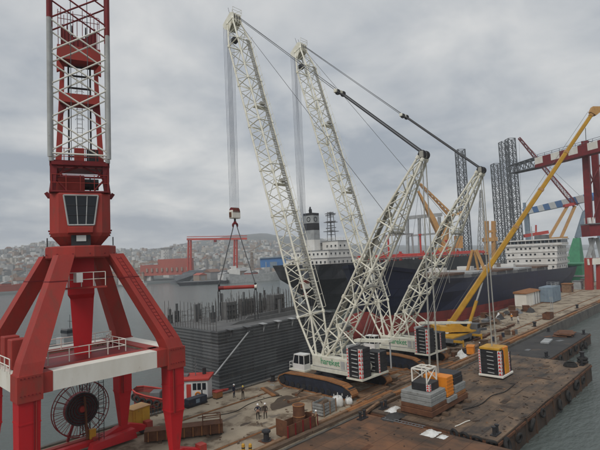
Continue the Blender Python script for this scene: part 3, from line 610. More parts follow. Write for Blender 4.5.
def make_crawler(label, loc, group):
    cr = thing('crawler_crane', label, 'crane', loc, 0, group)
    # crawler tracks
    for sx in (-1, 1):
        xc = sx*3.85; w = 1.25
        prof = [(-6.55, .75), (-6.1, .25), (-5.2, .08), (5.2, .08), (6.2, .3), (6.7, .85), (6.4, 1.35), (5.2, 1.85), (2.0, 2.0), (-2.5, 2.0), (-5.0, 1.75), (-6.2, 1.25)]
        b = MB(); b.prism([V((xc-w*.36, y*.985, z*.94+.06)) for y, z in prof], (w*.72, 0, 0)); tf = b.build('track_frame', 'dark_blue', cr)
        pts = []
        for (a, c) in zip(prof, prof[1:]+prof[:1]):
            d = math.dist(a, c); n = max(1, round(d/.42))
            for i in range(n): pts.append((V((0, lerp(a[0], c[0], (i+.5)/n), lerp(a[1], c[1], (i+.5)/n))), V((0, c[0]-a[0], c[1]-a[1])).normalized(), d/n))
        b = MB()
        for p, d, l in pts:
            o_ = V((0, d.z, -d.y))
            if o_.dot(p-V((0, 0, 1))) < 0: o_ = -o_
            b.beam(p+V((xc, 0, 0))-d*l*.46+o_*.02, p+V((xc, 0, 0))+d*l*.46+o_*.02, w, .14, up=o_)
        b.build('track_belt', 'orange_rust', tf)
        for y in [-4.9+i*1.1 for i in range(10)]:
            b = MB(); b.tube((xc-w*.45, y, .52), (xc+w*.45, y, .52), .36, n=12); b.build('track_roller', 'black_steel', tf)
        for y in (-5.75, 5.85):
            b = MB(); b.tube((xc-w*.47, y, .92), (xc+w*.47, y, .92), .6, n=18); b.build('drive_wheel', 'black_steel', tf)
    b = MB(); b.mm(-3.3, 3.3, -1.3, 1.3, .7, 1.6); b.mm(-1.4, 1.4, -2.6, 2.6, .8, 1.55); b.build('carbody', 'black_steel', cr, bevel=.05)
    b = MB(); b.tube((0, 0, 1.6), (0, 0, 2.15), 1.7, n=24); b.build('slewing_ring', 'black_steel', cr)
    # superstructure
    b = MB(); b.mm(-1.75, 1.75, -5.0, 3.2, 2.15, 2.7); b.mm(-1.75, -.6, -4.6, 2.4, 2.7, 4.25); b.mm(.6, 1.75, -4.6, 1.0, 2.7, 4.1); b.mm(-.6, .6, -4.6, -1.5, 2.7, 3.3)
    body = b.build('superstructure', 'body_cream', cr, bevel=.04)
    cu = bpy.data.curves.new('lettering', 'FONT'); cu.body = 'hareket'; cu.size = 1.15; cu.extrude = .012; cu.align_x = 'CENTER'; cu.space_character = .95
    to = bpy.data.objects.new('lettering', cu); col.objects.link(to)
    me = bpy.data.meshes.new_from_object(to.evaluated_get(bpy.context.evaluated_depsgraph_get())); bpy.data.objects.remove(to)
    me.materials.clear(); me.materials.append(MATS['green_paint']); lt = bpy.data.objects.new('lettering', me); col.objects.link(lt); lt.parent = body
    lt.matrix_basis = Mx.Translation((-1.79, -.9, 3.25)) @ Mx(((0, 0, -1, 0), (-1, 0, 0, 0), (0, 1, 0, 0), (0, 0, 0, 1)))
    b = MB(); b.mm(-1.77, -1.755, -4.5, 2.3, 2.75, 2.85); b.build('side_stripe', 'grey_paint', body)
    for y in (-4.0, -3.1):
        b = MB(); b.mm(-1.79, -1.745, y-.35, y+.35, 2.95, 3.95); b.build('louvre_panel', 'grey_paint', body)
    b = MB(); b.tube((-.5, -.6, 3.6), (.5, -.6, 3.6), .55, n=16); b.build('hoist_drum', 'black_steel', cr); b = MB(); b.tube((-.5, 1.1, 3.4), (.5, 1.1, 3.4), .5, n=16); b.build('hoist_drum', 'black_steel', cr)
    # operator's cab with railed step ahead of it
    b = MB(); b.mm(-3.2, -1.8, 2.6, 5.6, 2.05, 2.25); b.build('cab_platform', 'body_cream', cr)
    b = MB(); b.prism([V((-3.1, y, z)) for y, z in ((2.7, 2.25), (4.75, 2.25), (4.95, 2.9), (4.95, 3.05), (2.7, 3.05))], (1.25, 0, 0)); cab = b.build('cab', 'white_paint', cr)
    b = MB(); b.prism([V((-3.04, y, z)) for y, z in ((2.78, 3.05), (4.87, 3.05), (4.55, 4.25), (2.78, 4.25))], (1.13, 0, 0)); b.build('cab_glass', 'dark_glass', cab)
    b = MB(); b.prism([V((-3.14, y, z)) for y, z in ((2.66, 4.25), (4.65, 4.25), (4.6, 4.36), (2.66, 4.4))], (1.33, 0, 0)); b.build('cab_roof', 'white_paint', cab)
    for x in (-3.07, -1.88):
        for y0, y1 in ((2.74, 2.74), (3.75, 3.7), (4.9, 4.58)): bar('cab_pillar', (x, y0, 3.05), (x, y1, 4.25), .06, 'white_paint', cab)
    for y0, y1 in ((5.5, 5.5),):
        for x in (-3.15, -2.5, -1.85): bar('step_rail', (x, 5.5, 2.25), (x, 5.5, 3.2), .035, 'white_paint', cr)
        for z in (2.75, 3.2): bar('step_rail', (-3.15, 5.5, z), (-1.85, 5.5, z), .03, 'white_paint', cr)
    for z in (2.75, 3.2): bar('step_rail', (-3.15, 5.5, z), (-3.15, 4.9, z), .03, 'white_paint', cr)
    # rear ballast on both sides of the tail
    b = MB(); b.mm(-2.95, 2.95, -7.1, -4.6, 2.2, 2.42); tail = b.build('ballast_tray', 'body_cream', cr)
    cwt_stack(tail, -2.85, -.85, -7.0, -4.75, 2.44, 7, .53, 'lb'); cwt_stack(tail, .85, 2.85, -7.0, -4.75, 2.44, 5, .53, 'b')
    b = MB(); b.mm(-2.9, -.7, -5.2, -4.7, 6.18, 6.4); b.mm(-2.9, 2.9, -5.1, -4.8, 6.2, 6.42); b.build('ballast_yoke', 'grey_paint', cr)
    # machinery behind: winch and hose deck
    b = MB(); b.tube((-.55, -5.6, 3.3), (.55, -5.6, 3.3), .6, n=16); b.build('mast_winch', 'body_cream', cr)
    # A-frame
    for sx in (-1, 1):
        bar('gantry_strut', (sx*1.5, -3.0, 4.2), (sx*1.15, -2.1, 8.4), .1, 'boom_cream', cr); bar('gantry_strut', (sx*1.5, -5.2, 6.3), (sx*1.15, -2.1, 8.4), .1, 'boom_cream', cr)
    b = MB(); b.mm(-1.25, 1.25, -2.4, -1.8, 8.25, 8.75); b.build('gantry_head', 'boom_cream', cr)
    # main boom
    FOOT = V((0, 2.0, 3.4)); HEADP = V((0, 19.5, 60.6)); ax = (HEADP-FOOT).normalized(); Lb = (HEADP-FOOT).length
    st = [(0, 1.35, .18), (6.5, 1.4, 1.3)] + [(6.5+8.0*k, 1.4, 1.3) for k in range(1, 7)] + [(Lb-.6, .85, .75)]
    PB = lattice(cr, 'boom_section', FOOT, ax, (1, 0, 0), st, [2, 3, 3, 3, 3, 3, 3, 2], 'boom_cream', .15, .068)
    b = MB()
    nb = ax.cross(V((1, 0, 0))).normalized()
    upn = nb if nb.y < 0 else -nb            # outward from the back of the boom
    wb = MB(); p0 = FOOT+ax*7+upn*1.42; p1 = FOOT+ax*(Lb-5)+upn*1.42; nsl = 110
    for k in range(nsl): wb.beam(p0.lerp(p1, k/nsl)+V((.75, 0, 0)), p0.lerp(p1, (k+.72)/nsl)+V((.75, 0, 0)), .8, .06, up=upn)
    wk = tag(wb.build('walkway', 'boom_grey', cr), kind='stuff')
    for k in range(26):
        p = p0.lerp(p1, k/25)+V((1.25, 0, 0)); bar('walkway_post', p, p+upn*.75, .03, 'boom_cream', wk)
    bar('walkway_rail', p0+V((1.25, 0, 0))+upn*.75, p1+V((1.1, 0, 0))+upn*.75, .03, 'boom_cream', wk)
    for k, t in enumerate((13, 27, 41)):
        b = MB(); q = FOOT+ax*t; b.beam(q+upn*1.0+V((-1.5, 0, 0)), q+upn*1.0+V((1.5, 0, 0)), .8, .12, up=ax); b.build('rest_platform', 'boom_cream', cr)
        b = MB(); b.beam(q+upn*1.5+ax*.5+V((-.4, 0, 0)), q+upn*1.5+ax*.5+V((.4, 0, 0)), .5, .5, up=ax); b.build('rope_roller', 'boom_grey', cr)
    # head: side plates and sheaves, forward nose
    hp = FOOT+ax*(Lb-.6); fwd = -upn
    for sx in (-.8, -.27, .27, .8):
        b = MB(); b.prism([hp+V((sx-.05, 0, 0))+q for q in (fwd*1.0-ax*1.3, fwd*2.0-ax*.2, fwd*2.05+ax*.7, upn*.5+ax*1.5, upn*1.3+ax*.9, upn*.9-ax*.6)], (.1, 0, 0)); b.build('head_plate', 'boom_cream', cr)
    for k in range(6):
        for q, rr_ in ((fwd*1.6+ax*.2, .55), (upn*.6+ax*.7, .5)):
            b = MB(); x = -.66+k*.26; b.tube(hp+q+V((x-.05, 0, 0)), hp+q+V((x+.05, 0, 0)), rr_, n=16); b.build('sheave', 'boom_grey' if k % 2 else 'black_steel', cr)
    b = MB(); b.beam(hp+fwd*.9-ax*3.2+V((-.5, 0, 0)), hp+fwd*.9-ax*3.2+V((.5, 0, 0)), .9, .7, up=ax); b.build('rope_deflector', 'black_steel', cr)
    for x in (-.5, .4): bar('wind_mast', hp+ax*1.4+V((x, 0, 0)), hp+ax*3.0+V((x, 0, 0)), .03, 'black_steel', cr)
    railing(cr, [hp+upn*1.3+ax*.8+V((-1.0, 0, 0)), hp+upn*1.3+ax*.8+V((1.0, 0, 0)), hp+fwd*.3+ax*1.5+V((1.0, 0, 0))], h=1.0, mat='boom_cream', r=.03)
    # derrick mast leaning back
    MF = V((0, 1.0, 3.5)); MH = V((0, -15.8, 29.6)); mx_ = (MH-MF).normalized(); Lm = (MH-MF).length
    st = [(0, 1.35, .2), (4.5, 1.35, 1.05), (10, 1.35, 1.1), (15.5, 1.35, 1.1), (21.5, 1.3, 1.1), (Lm-.5, .5, .35)]
    PM = lattice(cr, 'mast_section', MF, mx_, (1, 0, 0), st, [2, 2, 2, 2, 4], 'boom_cream', .15, .07)
    nm = mx_.cross(V((1, 0, 0))).normalized(); under = nm if nm.z < 0 else -nm
    b = MB(); b.beam(MF+mx_*5-under*1.2, MF+mx_*(Lm-5.5)-under*1.2, .9, .1, up=under); b.build('mast_walkway', 'boom_grey', cr)
    b = MB(); b.beam(MF+mx_*6+under*.5+V((-.6, 0, 0)), MF+mx_*6+under*.5+V((.6, 0, 0)), .9, .8, up=mx_); b.build('mast_winch', 'mid_grey', cr, bevel=.05)
    for t in (18.5, 22.5):
        b = MB(); q = MF+mx_*t-under*.9; b.tube(q+V((-.12, 0, 0)), q+V((.12, 0, 0)), .42, n=16); b.build('guide_sheave', 'boom_grey', cr)
    for t in (21.0, 13.0):
        b = MB(); q = MF+mx_*t; b.beam(q+under*1.1+V((-1.6, 0, 0)), q+under*1.1+V((1.6, 0, 0)), .6, .1, up=mx_); b.build('mast_platform', 'boom_grey', cr)
        railing(cr, [q+under*1.6+V((-1.5, 0, 0)), q+under*1.6+V((1.5, 0, 0))], h=1.0, mat='boom_grey', r=.03)
    for sx in (-.42, .42):
        b = MB(); b.tube(MH+V((sx-.1, 0, 0)), MH+V((sx+.1, 0, 0)), .55, n=16); b.build('mast_sheave', 'black_steel', cr)
    b = MB(); b.beam(MH+V((-.75, 0, 0)), MH+V((.75, 0, 0)), .5, .8); b.build('mast_head', 'boom_grey', cr, bevel=.05)
    # hoist tackle from mast head to the equaliser, pendants on to the boom head
    BH = hp+upn*1.0+ax*.6; EQ = MH.lerp(BH, .36)
    for sx in (-.5, .5): bar('boom_tackle', MH+V((sx*1.3, 0, .2)), EQ+V((sx*1.3, 0, .1)), .1, 'black_steel', cr)
    for sx in (-.2, .2): bar('boom_tackle', MH+V((sx*1.3, 0, .2)), EQ+V((sx*1.3, 0, .1)), .04, 'rope', cr)
    b = MB(); b.beam(EQ+V((-.95, 0, 0)), EQ+V((.95, 0, 0)), .5, .5); eq = b.build('equaliser', 'boom_cream', cr, bevel=.05)
    for sx in (-.6, .6):
        b = MB(); b.tube(EQ+V((sx-.1, 0, 0))-(BH-MH).normalized()*.3, EQ+V((sx+.1, 0, 0))-(BH-MH).normalized()*.3, .4, n=14); b.build('equaliser_sheave', 'black_steel', eq)
        bar('boom_pendant', EQ+V((sx, 0, 0)), BH+V((sx, 0, 0)), .045, 'rope', cr)
    bar('boom_pendant', EQ+V((0, 0, .2)), BH+V((0, 0, 0)), .03, 'rope', cr)
    bar('hoist_rope', BH+fwd*.4, MF+mx_*22.4-under*1.4, .035, 'rope', cr); bar('hoist_rope', MF+mx_*22.4-under*1.4, V((0, -.4, 4.1)), .03, 'rope', cr)
    # ropes mast head to tail
    for sx in (-.75, .75): bar('mast_stay', MH+V((sx*.6, 0, -.2)), V((sx*1.6, -5.6, 6.4)), .035, 'light_rope', cr)
    for sx in (-.35, .35): bar('mast_stay', MH+V((sx*.6, .1, -.2)), V((sx, -5.2, 6.4)), .025, 'light_rope', cr)
    # spacer beam out to the hanging ballast
    b = MB(); b.beam((0, -4.2, 6.6), (0, -9.6, 7.0), 1.0, .32); sb = b.build('ballast_spacer', 'body_cream', cr)
    b = MB(); b.beam((0, -9.6, 7.0), (0, -12.6, 7.2), .75, .24); b.build('spacer_extension', 'body_cream', sb)
    # main hoist lines down to the hook block
    hz = 26.6; hc = hp+fwd*1.6+ax*.2
    for k in range(6):
        x = -.66+k*.26
        for dy in (-.5, .5): bar('hoist_line', hc+V((x*1.15, dy, -.1)), V((x*1.05, hc.y+dy*.7, hz)), .03, 'blue_rope', cr, n=5)
    cr['hook'] = [0.0, hc.y, hz]
    return cr, hc.y
c1, HY = make_crawler('nearer cream lattice crawler crane, boom raised over the floating hull block', (50, 42.5, 0), 'pair of cream crawler cranes')
c2 = copy_tree(c1); c2.location = (67.2, 42.6, 0); 
for ch in c2.children:
    if ch.name.startswith('hoist_line'): ch.scale.z *= (60.6-13.0)/(60.6-26.6)
c2['label'] = 'farther cream lattice crawler crane, standing behind the first, nearer the ships'
for ch in list(c1.children):
    for g_ in list(ch.children):
        if g_.name.startswith('spacer_extension'): bpy.data.objects.remove(g_)
b = MB(); b.mm(-.07, .07, -9.55, -9.42, 3.6, 6.8); b.build('spacer_strut', 'grey_paint', c1)
# hook blocks, each a thing of its own, hanging from the lines
def hook_block(label, base, z):
    o = thing('hook_block', label, 'hook', (base[0], base[1], z), 0, 'crane hook blocks')
    b = MB(); b.mm(-.95, .95, -.5, .5, -1.3, .15); b.build('block_cheek', 'cream_paint', o, bevel=.12)
    for k in range(6):
        b = MB(); x = -.66+k*.26; b.tube((x-.06, 0, .05), (x+.06, 0, .05), .6, n=16); b.build('sheave', 'rust' if k % 2 else 'dark_red', o)
    for s in (-1, 1):
        b = MB(); b.mm(s*.97-.03, s*.97+.03, -.3, .3, -1.1, -.2); b.build('cheek_plate', 'rust', o)
    b = MB(); b.tube((0, 0, -1.3), (0, 0, -1.9), .18, n=10); b.build('hook_shank', 'black_steel', o)
    b = MB()
    for s in (-1, 1):
        pts = [V((s*(.12+.42*math.sin(t)), 0, -2.1-.42*(1-math.cos(t)))) for t in [i*.38 for i in range(7)]]
        for i, (p, q) in enumerate(zip(pts, pts[1:])): b.tube(p, q, .2-.018*i, .2-.018*(i+1), n=8)
    b.tube((0, 0, -1.8), (0, 0, -2.3), .26, n=10); b.build('double_hook', 'dark_red', o, smooth=False)
    return o
hook_block('pale hook block of the nearer crawler crane, slings and red spreader below it', (50, 42.5+HY), 26.5)
hook_block('pale hook block of the farther crawler crane, half hidden behind the nearer boom', (67.2, 42.6+HY), 12.9)
# spreader with slings
sp = V((50, 42.5+HY, 13.3)); spd = V((.69, -.72, 0)).normalized()
s_ = thing('lifting_spreader', 'red tubular spreader beam hanging on wire slings above the hull block', 'spreader', sp)
b = MB(); b.tube(-spd*2.3, spd*3.0, .32, n=14); b.build('beam_tube', 'red_paint', s_, smooth=False)
b = MB(); b.tube(-spd*3.2, -spd*2.3, .34, n=14); b.build('beam_end', 'dark_red', s_); b = MB(); b.tube(spd*3.0, spd*3.4, .36, n=14); b.build('beam_end', 'cream_paint', s_)
for k in (-1, 1):
    b = MB(); e_ = spd*(k*3.15); b.tube(e_-V((0, 0, .6)), e_+V((0, 0, .6)), .2, n=10); b.build('sling_lug', 'black_steel', s_)
    for q in (-.07, .07): bar('sling', e_+V((0, 0, .5))+V((q, q, 0)), V((k*.25+q, q, 10.9)), .075, 'rope', s_)
    for q in (-.18, .18): bar('lower_sling', e_+V((q, 0, -.5)), e_+V((q*2, 0, -5.6)), .06, 'black_steel', s_)
# ================================================================== hull block afloat, ships, tug
BX0, BX1, BY0, BY1, BZ = 42.6, 70.6, 59.2, 76.0, 7.1
bk = thing('hull_block', 'dark ribbed ship hull block afloat beside the quay, scaffold posts on top', 'hull block', ((BX0+BX1)/2, (BY0+BY1)/2, WZ))
bo = V(((BX0+BX1)/2, (BY0+BY1)/2, WZ))
b = MB(); b.mm(BX0-bo.x, BX1-bo.x, BY0-bo.y, BY1-bo.y, -1.5, BZ-WZ); b.build('shell', 'block_plate', bk)
hx, hy, ht = (BX1-BX0)/2, (BY1-BY0)/2, BZ-WZ
b = MB(); b.mm(-hx+.3, hx-.3, -hy+.3, hy-.3, ht, ht+.04); b.build('deck_plate', 'block_deck', bk)
nrib = 19
for k in range(nrib):
    z = .45 + k*(ht-.6)/(nrib-1)
    b = MB(); b.mm(-hx-.13, hx+.1, -hy-.15, -hy+.02, z-.07, z+.07); b.build('stiffener', 'block_plate', bk)
    b = MB(); b.mm(-hx-.15, -hx+.02, -hy+.03, hy+.1, z-.07, z+.07); b.build('stiffener', 'block_plate', bk)
for k in range(8):
    x = -hx+2.2+k*3.4
    b = MB(); b.prism([V((x, -hy-.32, ht)), V((x, -hy-.32, ht-1.3)), V((x, -hy-.9, ht+.05))], (.12, 0, 0)); b.prism([V((x-.5, -hy-.95, ht)), V((x+.5, -hy-.95, ht)), V((x+.5, -hy+.3, ht+.1)), V((x-.5, -hy+.3, ht+.1))], (0, 0, .08)); b.build('bracket', 'pale_grey' if k in (2, 3, 4, 5) else 'block_plate', bk)
# inner tank walls standing above the deck
rr = random.Random(5)
for (x, y, sx, sy, sz) in ((-3.5, 2.5, 2.2, 2.0, 3.2), (7.5, 1.5, 2.6, 2.2, 3.6), (3.5, 6.0, 2.4, 2.0, 3.0), (-9, 5.0, .6, .6, 3.2), (4.5, -3, .5, .5, 3.0)):
    b = MB(); b.mm(x-sx/2, x+sx/2, y-sy/2, y+sy/2, ht+.04, ht+sz); tw = b.build('trunk', 'block_deck', bk)
    for k in range(int(sx/.8)+1):
        q = x-sx/2+k*.8; b = MB(); b.mm(q-.06, q+.06, y-sy/2-.18, y-sy/2, ht+.05, ht+sz-.05); b.build('trunk_rib', 'block_plate', tw)
    if sx > 1:
        for k in range(3): b = MB(); z = ht+.7+k*sz*.3; b.mm(x-sx/2-.2, x+sx/2+.2, y-sy/2-.24, y-sy/2-.02, z-.06, z+.06); b.build('trunk_rib', 'block_plate', tw)
b = MB(); b.prism([V((-9, -5, ht+.05)), V((12, -5, ht+.05)), V((12, -5, ht+1.0)), V((-7, -5, ht+.5))], (0, .25, 0)); b.build('coaming', 'block_deck', bk)
b = MB(); b.prism([V((-4, -2.5, ht+.05)), V((13, -2.5, ht+.05)), V((13, -2.5, ht+1.5)), V((-3, -2.5, ht+.7))], (0, .25, 0)); b.build('coaming', 'block_deck', bk)
# scaffold: standards with ledgers round the deck
def scaff(p0, p1, n, hs, seed):
    n = round(n*1.55)
    q = random.Random(seed); tops = []
    for k in range(n+1):
        p = V(p0).lerp(V(p1), k/n); h = q.uniform(*hs); bar('standard', p, p+V((0, 0, h)), .045, 'scaffold', bk, n=5); tops.append((p, h))
    for (p, h), (r_, g_) in zip(tops, tops[1:]):
        for z in (1.0, 2.0):
            if z < min(h, g_) and q.random() < .62: bar('ledger', p+V((0, 0, z)), r_+V((0, 0, z+q.uniform(-.1, .1))), .03, 'scaffold', bk, n=5)
scaff((-hx+.2, -hy+.6, ht), (-hx+.2, hy-.3, ht), 13, (1.4, 3.2), 1)
scaff((-hx+.5, hy-.3, ht), (hx-.5, hy-.3, ht), 22, (1.8, 4.2), 2)
scaff((-hx+4, 2.8, ht), (hx-2, 2.8, ht), 19, (2.0, 4.4), 3)
scaff((-4, 0, ht), (13, 0, ht), 14, (3.0, 5.0), 4)
scaff((4, -4, ht), (13, -4, ht), 9, (2.5, 4.8), 5)
scaff((-hx+7, -1.5, ht), (hx-3, -1.5, ht), 18, (2.4, 4.6), 6)
scaff((-hx+2, 6.4, ht), (hx-2, 6.4, ht), 22, (2.0, 4.6), 7)
scaff((-hx+9, 4.6, ht), (hx-3, 4.6, ht), 16, (3.0, 5.2), 8)
for k, (x, y, h) in enumerate(((-12.8, 7.5, 2.6), (-11, 8.2, 3.4), (-6.5, 7.8, 3.0), (-1, 8, 4.4), (1, 3.5, 4.6), (5.5, 3.8, 4.0), (11, 4.2, 4.8), (13, 1.0, 4.4), (-8, 1.2, 3.0), (9.5, 7, 4.2))):
    b = MB(); b.mm(x-.16, x+.16, y-.16, y+.16, ht+.04, ht+h); b.mm(x-.5, x+.5, y-.04, y+.04, ht+.05, ht+h*.6); b.build('frame_bracket', 'block_plate', bk)
bar('gangway_prop', V((40.6, 57.6, 1.2))-bo, V((48.6, 58.85, 6.4))-bo, .13, 'pale_grey', bk)

def ship_hull(root, st, levels, paints, deck_mat, names):
    """st: list of (x, [half breadth at each level], [z at each level]); builds bands of plating between levels, deck on top"""
    for bi, (mat, nm) in enumerate(zip(paints, names)):
        b = MB(); n = len(st)
        for sgn in (-1, 1):
            vs = []; fs = []
            for x, hb, zz in st:
                for k in (bi, bi+1): vs.append((x[k] if isinstance(x, (list, tuple)) else x, sgn*hb[k], zz[k]))
            for i in range(n-1): fs.append((2*i, 2*i+1, 2*i+3, 2*i+2))
            b.add(vs, fs)
        for i in (0, n-1):  # close the ends
            x, hb, zz = st[i]
            if max(hb[bi:bi+2]) > .05:
                xs_ = x if isinstance(x, (list, tuple)) else [x]*len(hb)
                b.add([(xs_[bi], -hb[bi], zz[bi]), (xs_[bi], hb[bi], zz[bi]), (xs_[bi+1], hb[bi+1], zz[bi+1]), (xs_[bi+1], -hb[bi+1], zz[bi+1])], [(0, 1, 2, 3)])
        b.build(nm, mat, root, smooth=False)
    b = MB(); top = -1; vs = []
    for x, hb, zz in st:
        xx = x[top] if isinstance(x, (list, tuple)) else x; vs += [(xx, -hb[top]+.02, zz[top]-.9), (xx, hb[top]-.02, zz[top]-.9)]
    b.add(vs, [(2*i, 2*i+1, 2*i+3, 2*i+2) for i in range(len(st)-1)]); b.build('deck', deck_mat, root)
# ---- nearer ship: navy hull, red boot top, bow towards the cranes, bulb out of the water
s2 = thing('cargo_ship', 'navy hulled cargo ship with red underside moored along the quay, white accommodation aft', 'ship', (91, 69.5, WZ))
def tz(x, z): return z - WZ - .018*x
S2 = []
for x, hb, zd in ((0.0, (.02, .05, .15, .35), 15.6), (2.5, (.9, 1.1, 2.6, 4.4), 15.3), (6, (2.2, 2.8, 5.2, 7.4), 14.8), (12, (4.8, 6.0, 8.6, 10.4), 13.9), (14.5, (5.8, 7.2, 9.4, 11.0), 11.6), (22, (9.0, 10.4, 11.9, 12.6), 11.2), (34, (12, 12.9, 13.2, 13.3), 10.9), (60, (13.2, 13.3, 13.3, 13.3), 10.8), (114, (13.2, 13.3, 13.3, 13.3), 10.8), (139, (11, 12.6, 13.2, 13.3), 10.8), (152, (6, 9.5, 12.4, 13.0), 10.8), (159, (2, 6, 10.5, 12.0), 10.9)):
    rk = (3.2, 2.4, .8, -1.6) if x < 4 else (0, 0, 0, 0)
    S2.append(([x+r_ for r_ in rk], hb, [tz(x, -5), tz(x, 2.6), tz(x, 7.5), tz(x, zd)]))
ship_hull(s2, S2, 4, ['boot_red', 'hull_navy', 'hull_navy'], 'ship_deck', ['underside', 'hull_side', 'hull_topside'])
b = MB(); rings = []
for x, r_ in ((-3.9, .6), (-3.4, 1.9), (-2.2, 2.8), (0, 3.3), (3, 3.5), (7, 3.7), (11, 3.7)): rings.append([V((x, r_*.8*math.cos(2*math.pi*i/16), tz(0, .2)+r_*1.08*math.sin(2*math.pi*i/16))) for i in range(16)])
b.loft(rings); b.build('bulbous_bow', 'boot_red', s2, smooth=True)
for sgn in (-1, 1):
    for k in range(12):
        b = MB(); x = 24+k*10.2; b.mm(x, x+.12, sgn*13.1-.12, sgn*13.1+.12, tz(x, 10.0), tz(x, 11.9)); b.build('bulwark_stay', 'mid_grey', s2)
b = MB(); b.tube((1.2, -5.2, tz(5, 12.0)), (1.2, -4.4, tz(5, 12.6)), .9, n=14); b.build('hawse_pipe', 'pale_grey', s2)
for k, x in enumerate((26, 46, 66, 86, 107)):
    b = MB(); b.mm(x, x+15, -9.5, 9.5, tz(x, 9.6), tz(x, 11.4)); hc_ = b.build('hatch_coaming', 'mid_grey', s2)
    for j in range(4): b = MB(); b.mm(x+.2+j*3.7, x+3.75+j*3.7, -9.8, 9.8, tz(x, 11.42), tz(x, 12.0)); b.build('hatch_cover', 'pale_grey' if k % 2 else 'ship_deck', hc_)
    if k < 4:
        b = MB(); b.mm(x+16.2, x+18.6, -2.5, 2.5, tz(x, 9.6), tz(x, 13.2)); b.build('mast_house', 'ship_white', s2)
b = MB(); b.mm(4, 10, -3, 3, tz(6, 13.6), tz(6, 15.8)); b.build('forecastle_winch', 'mid_grey', s2)
b = MB(); b.tube((8, 0, tz(8, 14)), (8, 0, tz(8, 22.5)), .3, .15, n=10); b.build('fore_mast', 'pale_grey', s2)
# accommodation block: tiers with windows, bridge with full-width glazing
AX = 132.0
acc = None
for k, (y, x1, z0, z1) in enumerate(((10.2, 18, 9.9, 12.7), (10.6, 17, 12.72, 15.5), (10.8, 16, 15.52, 18.2), (11.0, 15, 18.22, 20.6))):
    b = MB(); b.mm(AX, AX+x1, -y, y, tz(AX, z0), tz(AX, z1)); acc = b.build('accommodation_tier', 'ship_white', s2)
    b = MB(); b.mm(AX-.25, AX+x1+2.5, -y-.3, y+.3, tz(AX, z1)-.16, tz(AX, z1)+.02+.1); b.build('tier_deck', 'ship_white', acc)
    nwin = 11
    for j in range(nwin):
        if (j*7+k*3) % 5 == 2: continue
        yy = -y+1.3+j*(2*y-2.6)/(nwin-1); b = MB(); b.mm(AX-.07, AX+.05, yy-.42, yy+.42, tz(AX, z0)+1.1, tz(AX, z0)+1.9); b.build('window', 'window_dark', acc)
    for j in range(4):
        xx = AX+2.2+j*3.6; b = MB(); b.mm(xx-.4, xx+.4, -y-.07, -y+.05, tz(AX, z0)+1.1, tz(AX, z0)+1.9); b.build('window', 'window_dark', acc)
    railing(acc, [(AX+x1+2.3, -y-.2, tz(AX, z1)+.1), (AX+x1-3, -y-.2, tz(AX, z1)+.1)], mat='ship_white', r=.07, step=1.8)
zb = 20.9
b = MB(); b.mm(AX-.6, AX+10, -13.2, 13.2, tz(AX, zb), tz(AX, zb+1.0)); br = b.build('bridge', 'ship_white', s2)
b = MB(); b.mm(AX-.5, AX+9.5, -13.0, 13.0, tz(AX, zb+1.0), tz(AX, zb+2.3)); b.build('bridge_glazing', 'window_dark', br)
for j in range(17): b = MB(); yy = -13+j*1.625; b.mm(AX-.62, AX-.48, yy-.1, yy+.1, tz(AX, zb+1.0), tz(AX, zb+2.3)); b.build('mullion', 'ship_white' if j % 2 else 'bluegrey_box', br)
b = MB(); b.mm(AX-1.0, AX+10.5, -13.5, 13.5, tz(AX, zb+2.3), tz(AX, zb+2.8)); b.build('bridge_roof', 'ship_white', br)
b = MB(); b.tube((AX+4, 0, tz(AX, zb+2.8)), (AX+4, 0, tz(AX, zb+9)), .35, .15, n=8); b.beam((AX+4, -2.5, tz(AX, zb+6.5)), (AX+4, 2.5, tz(AX, zb+6.5)), .2, .2); b.build('radar_mast', 'pale_grey', s2)
b = MB(); b.loft([[V((AX+15, -3, tz(AX, 19))), V((AX+21, -3, tz(AX, 19))), V((AX+21, 3, tz(AX, 19))), V((AX+15, 3, tz(AX, 19)))], [V((AX+15.6, -2.5, tz(AX, 26))), V((AX+20.6, -2.5, tz(AX, 26))), V((AX+20.6, 2.5, tz(AX, 26))), V((AX+15.6, 2.5, tz(AX, 26)))]]); b.build('funnel', 'mid_grey', s2)
# ---- farther ship: dark hull, stern towards the viewer, white stern house, red deck pipes
s1 = thing('tanker_ship', 'dark hulled ship seen over the hull block, white stern house and red deck pipework', 'ship', (124, 122, WZ))
S1 = []
for x, hb, xo in ((0, (.5, 2.0, 9.5, 12.5), (16, 7, 1.0, 0)), (6, (3, 7.5, 12.5, 13.8), (6, 3, 0, 0)), (14, (7.5, 12, 14, 14.2), (2, 0, 0, 0)), (30, (13.5, 14, 14.2, 14.2), (0, 0, 0, 0)), (120, (14, 14.2, 14.2, 14.2), (0, 0, 0, 0)), (150, (9, 11, 12.5, 13), (0, 0, 0, 0)), (172, (.1, .3, 1, 1.6), (0, 0, 0, 0))):
    S1.append(([x+q for q in xo], hb, [-2.0, 6.0, 12.0, 17.6 if x < 28 else 17.2]))
ship_hull(s1, S1, 4, ['hull_black', 'hull_black', 'hull_black'], 'ship_deck', ['underside', 'hull_side', 'hull_topside'])
z0 = 16.7
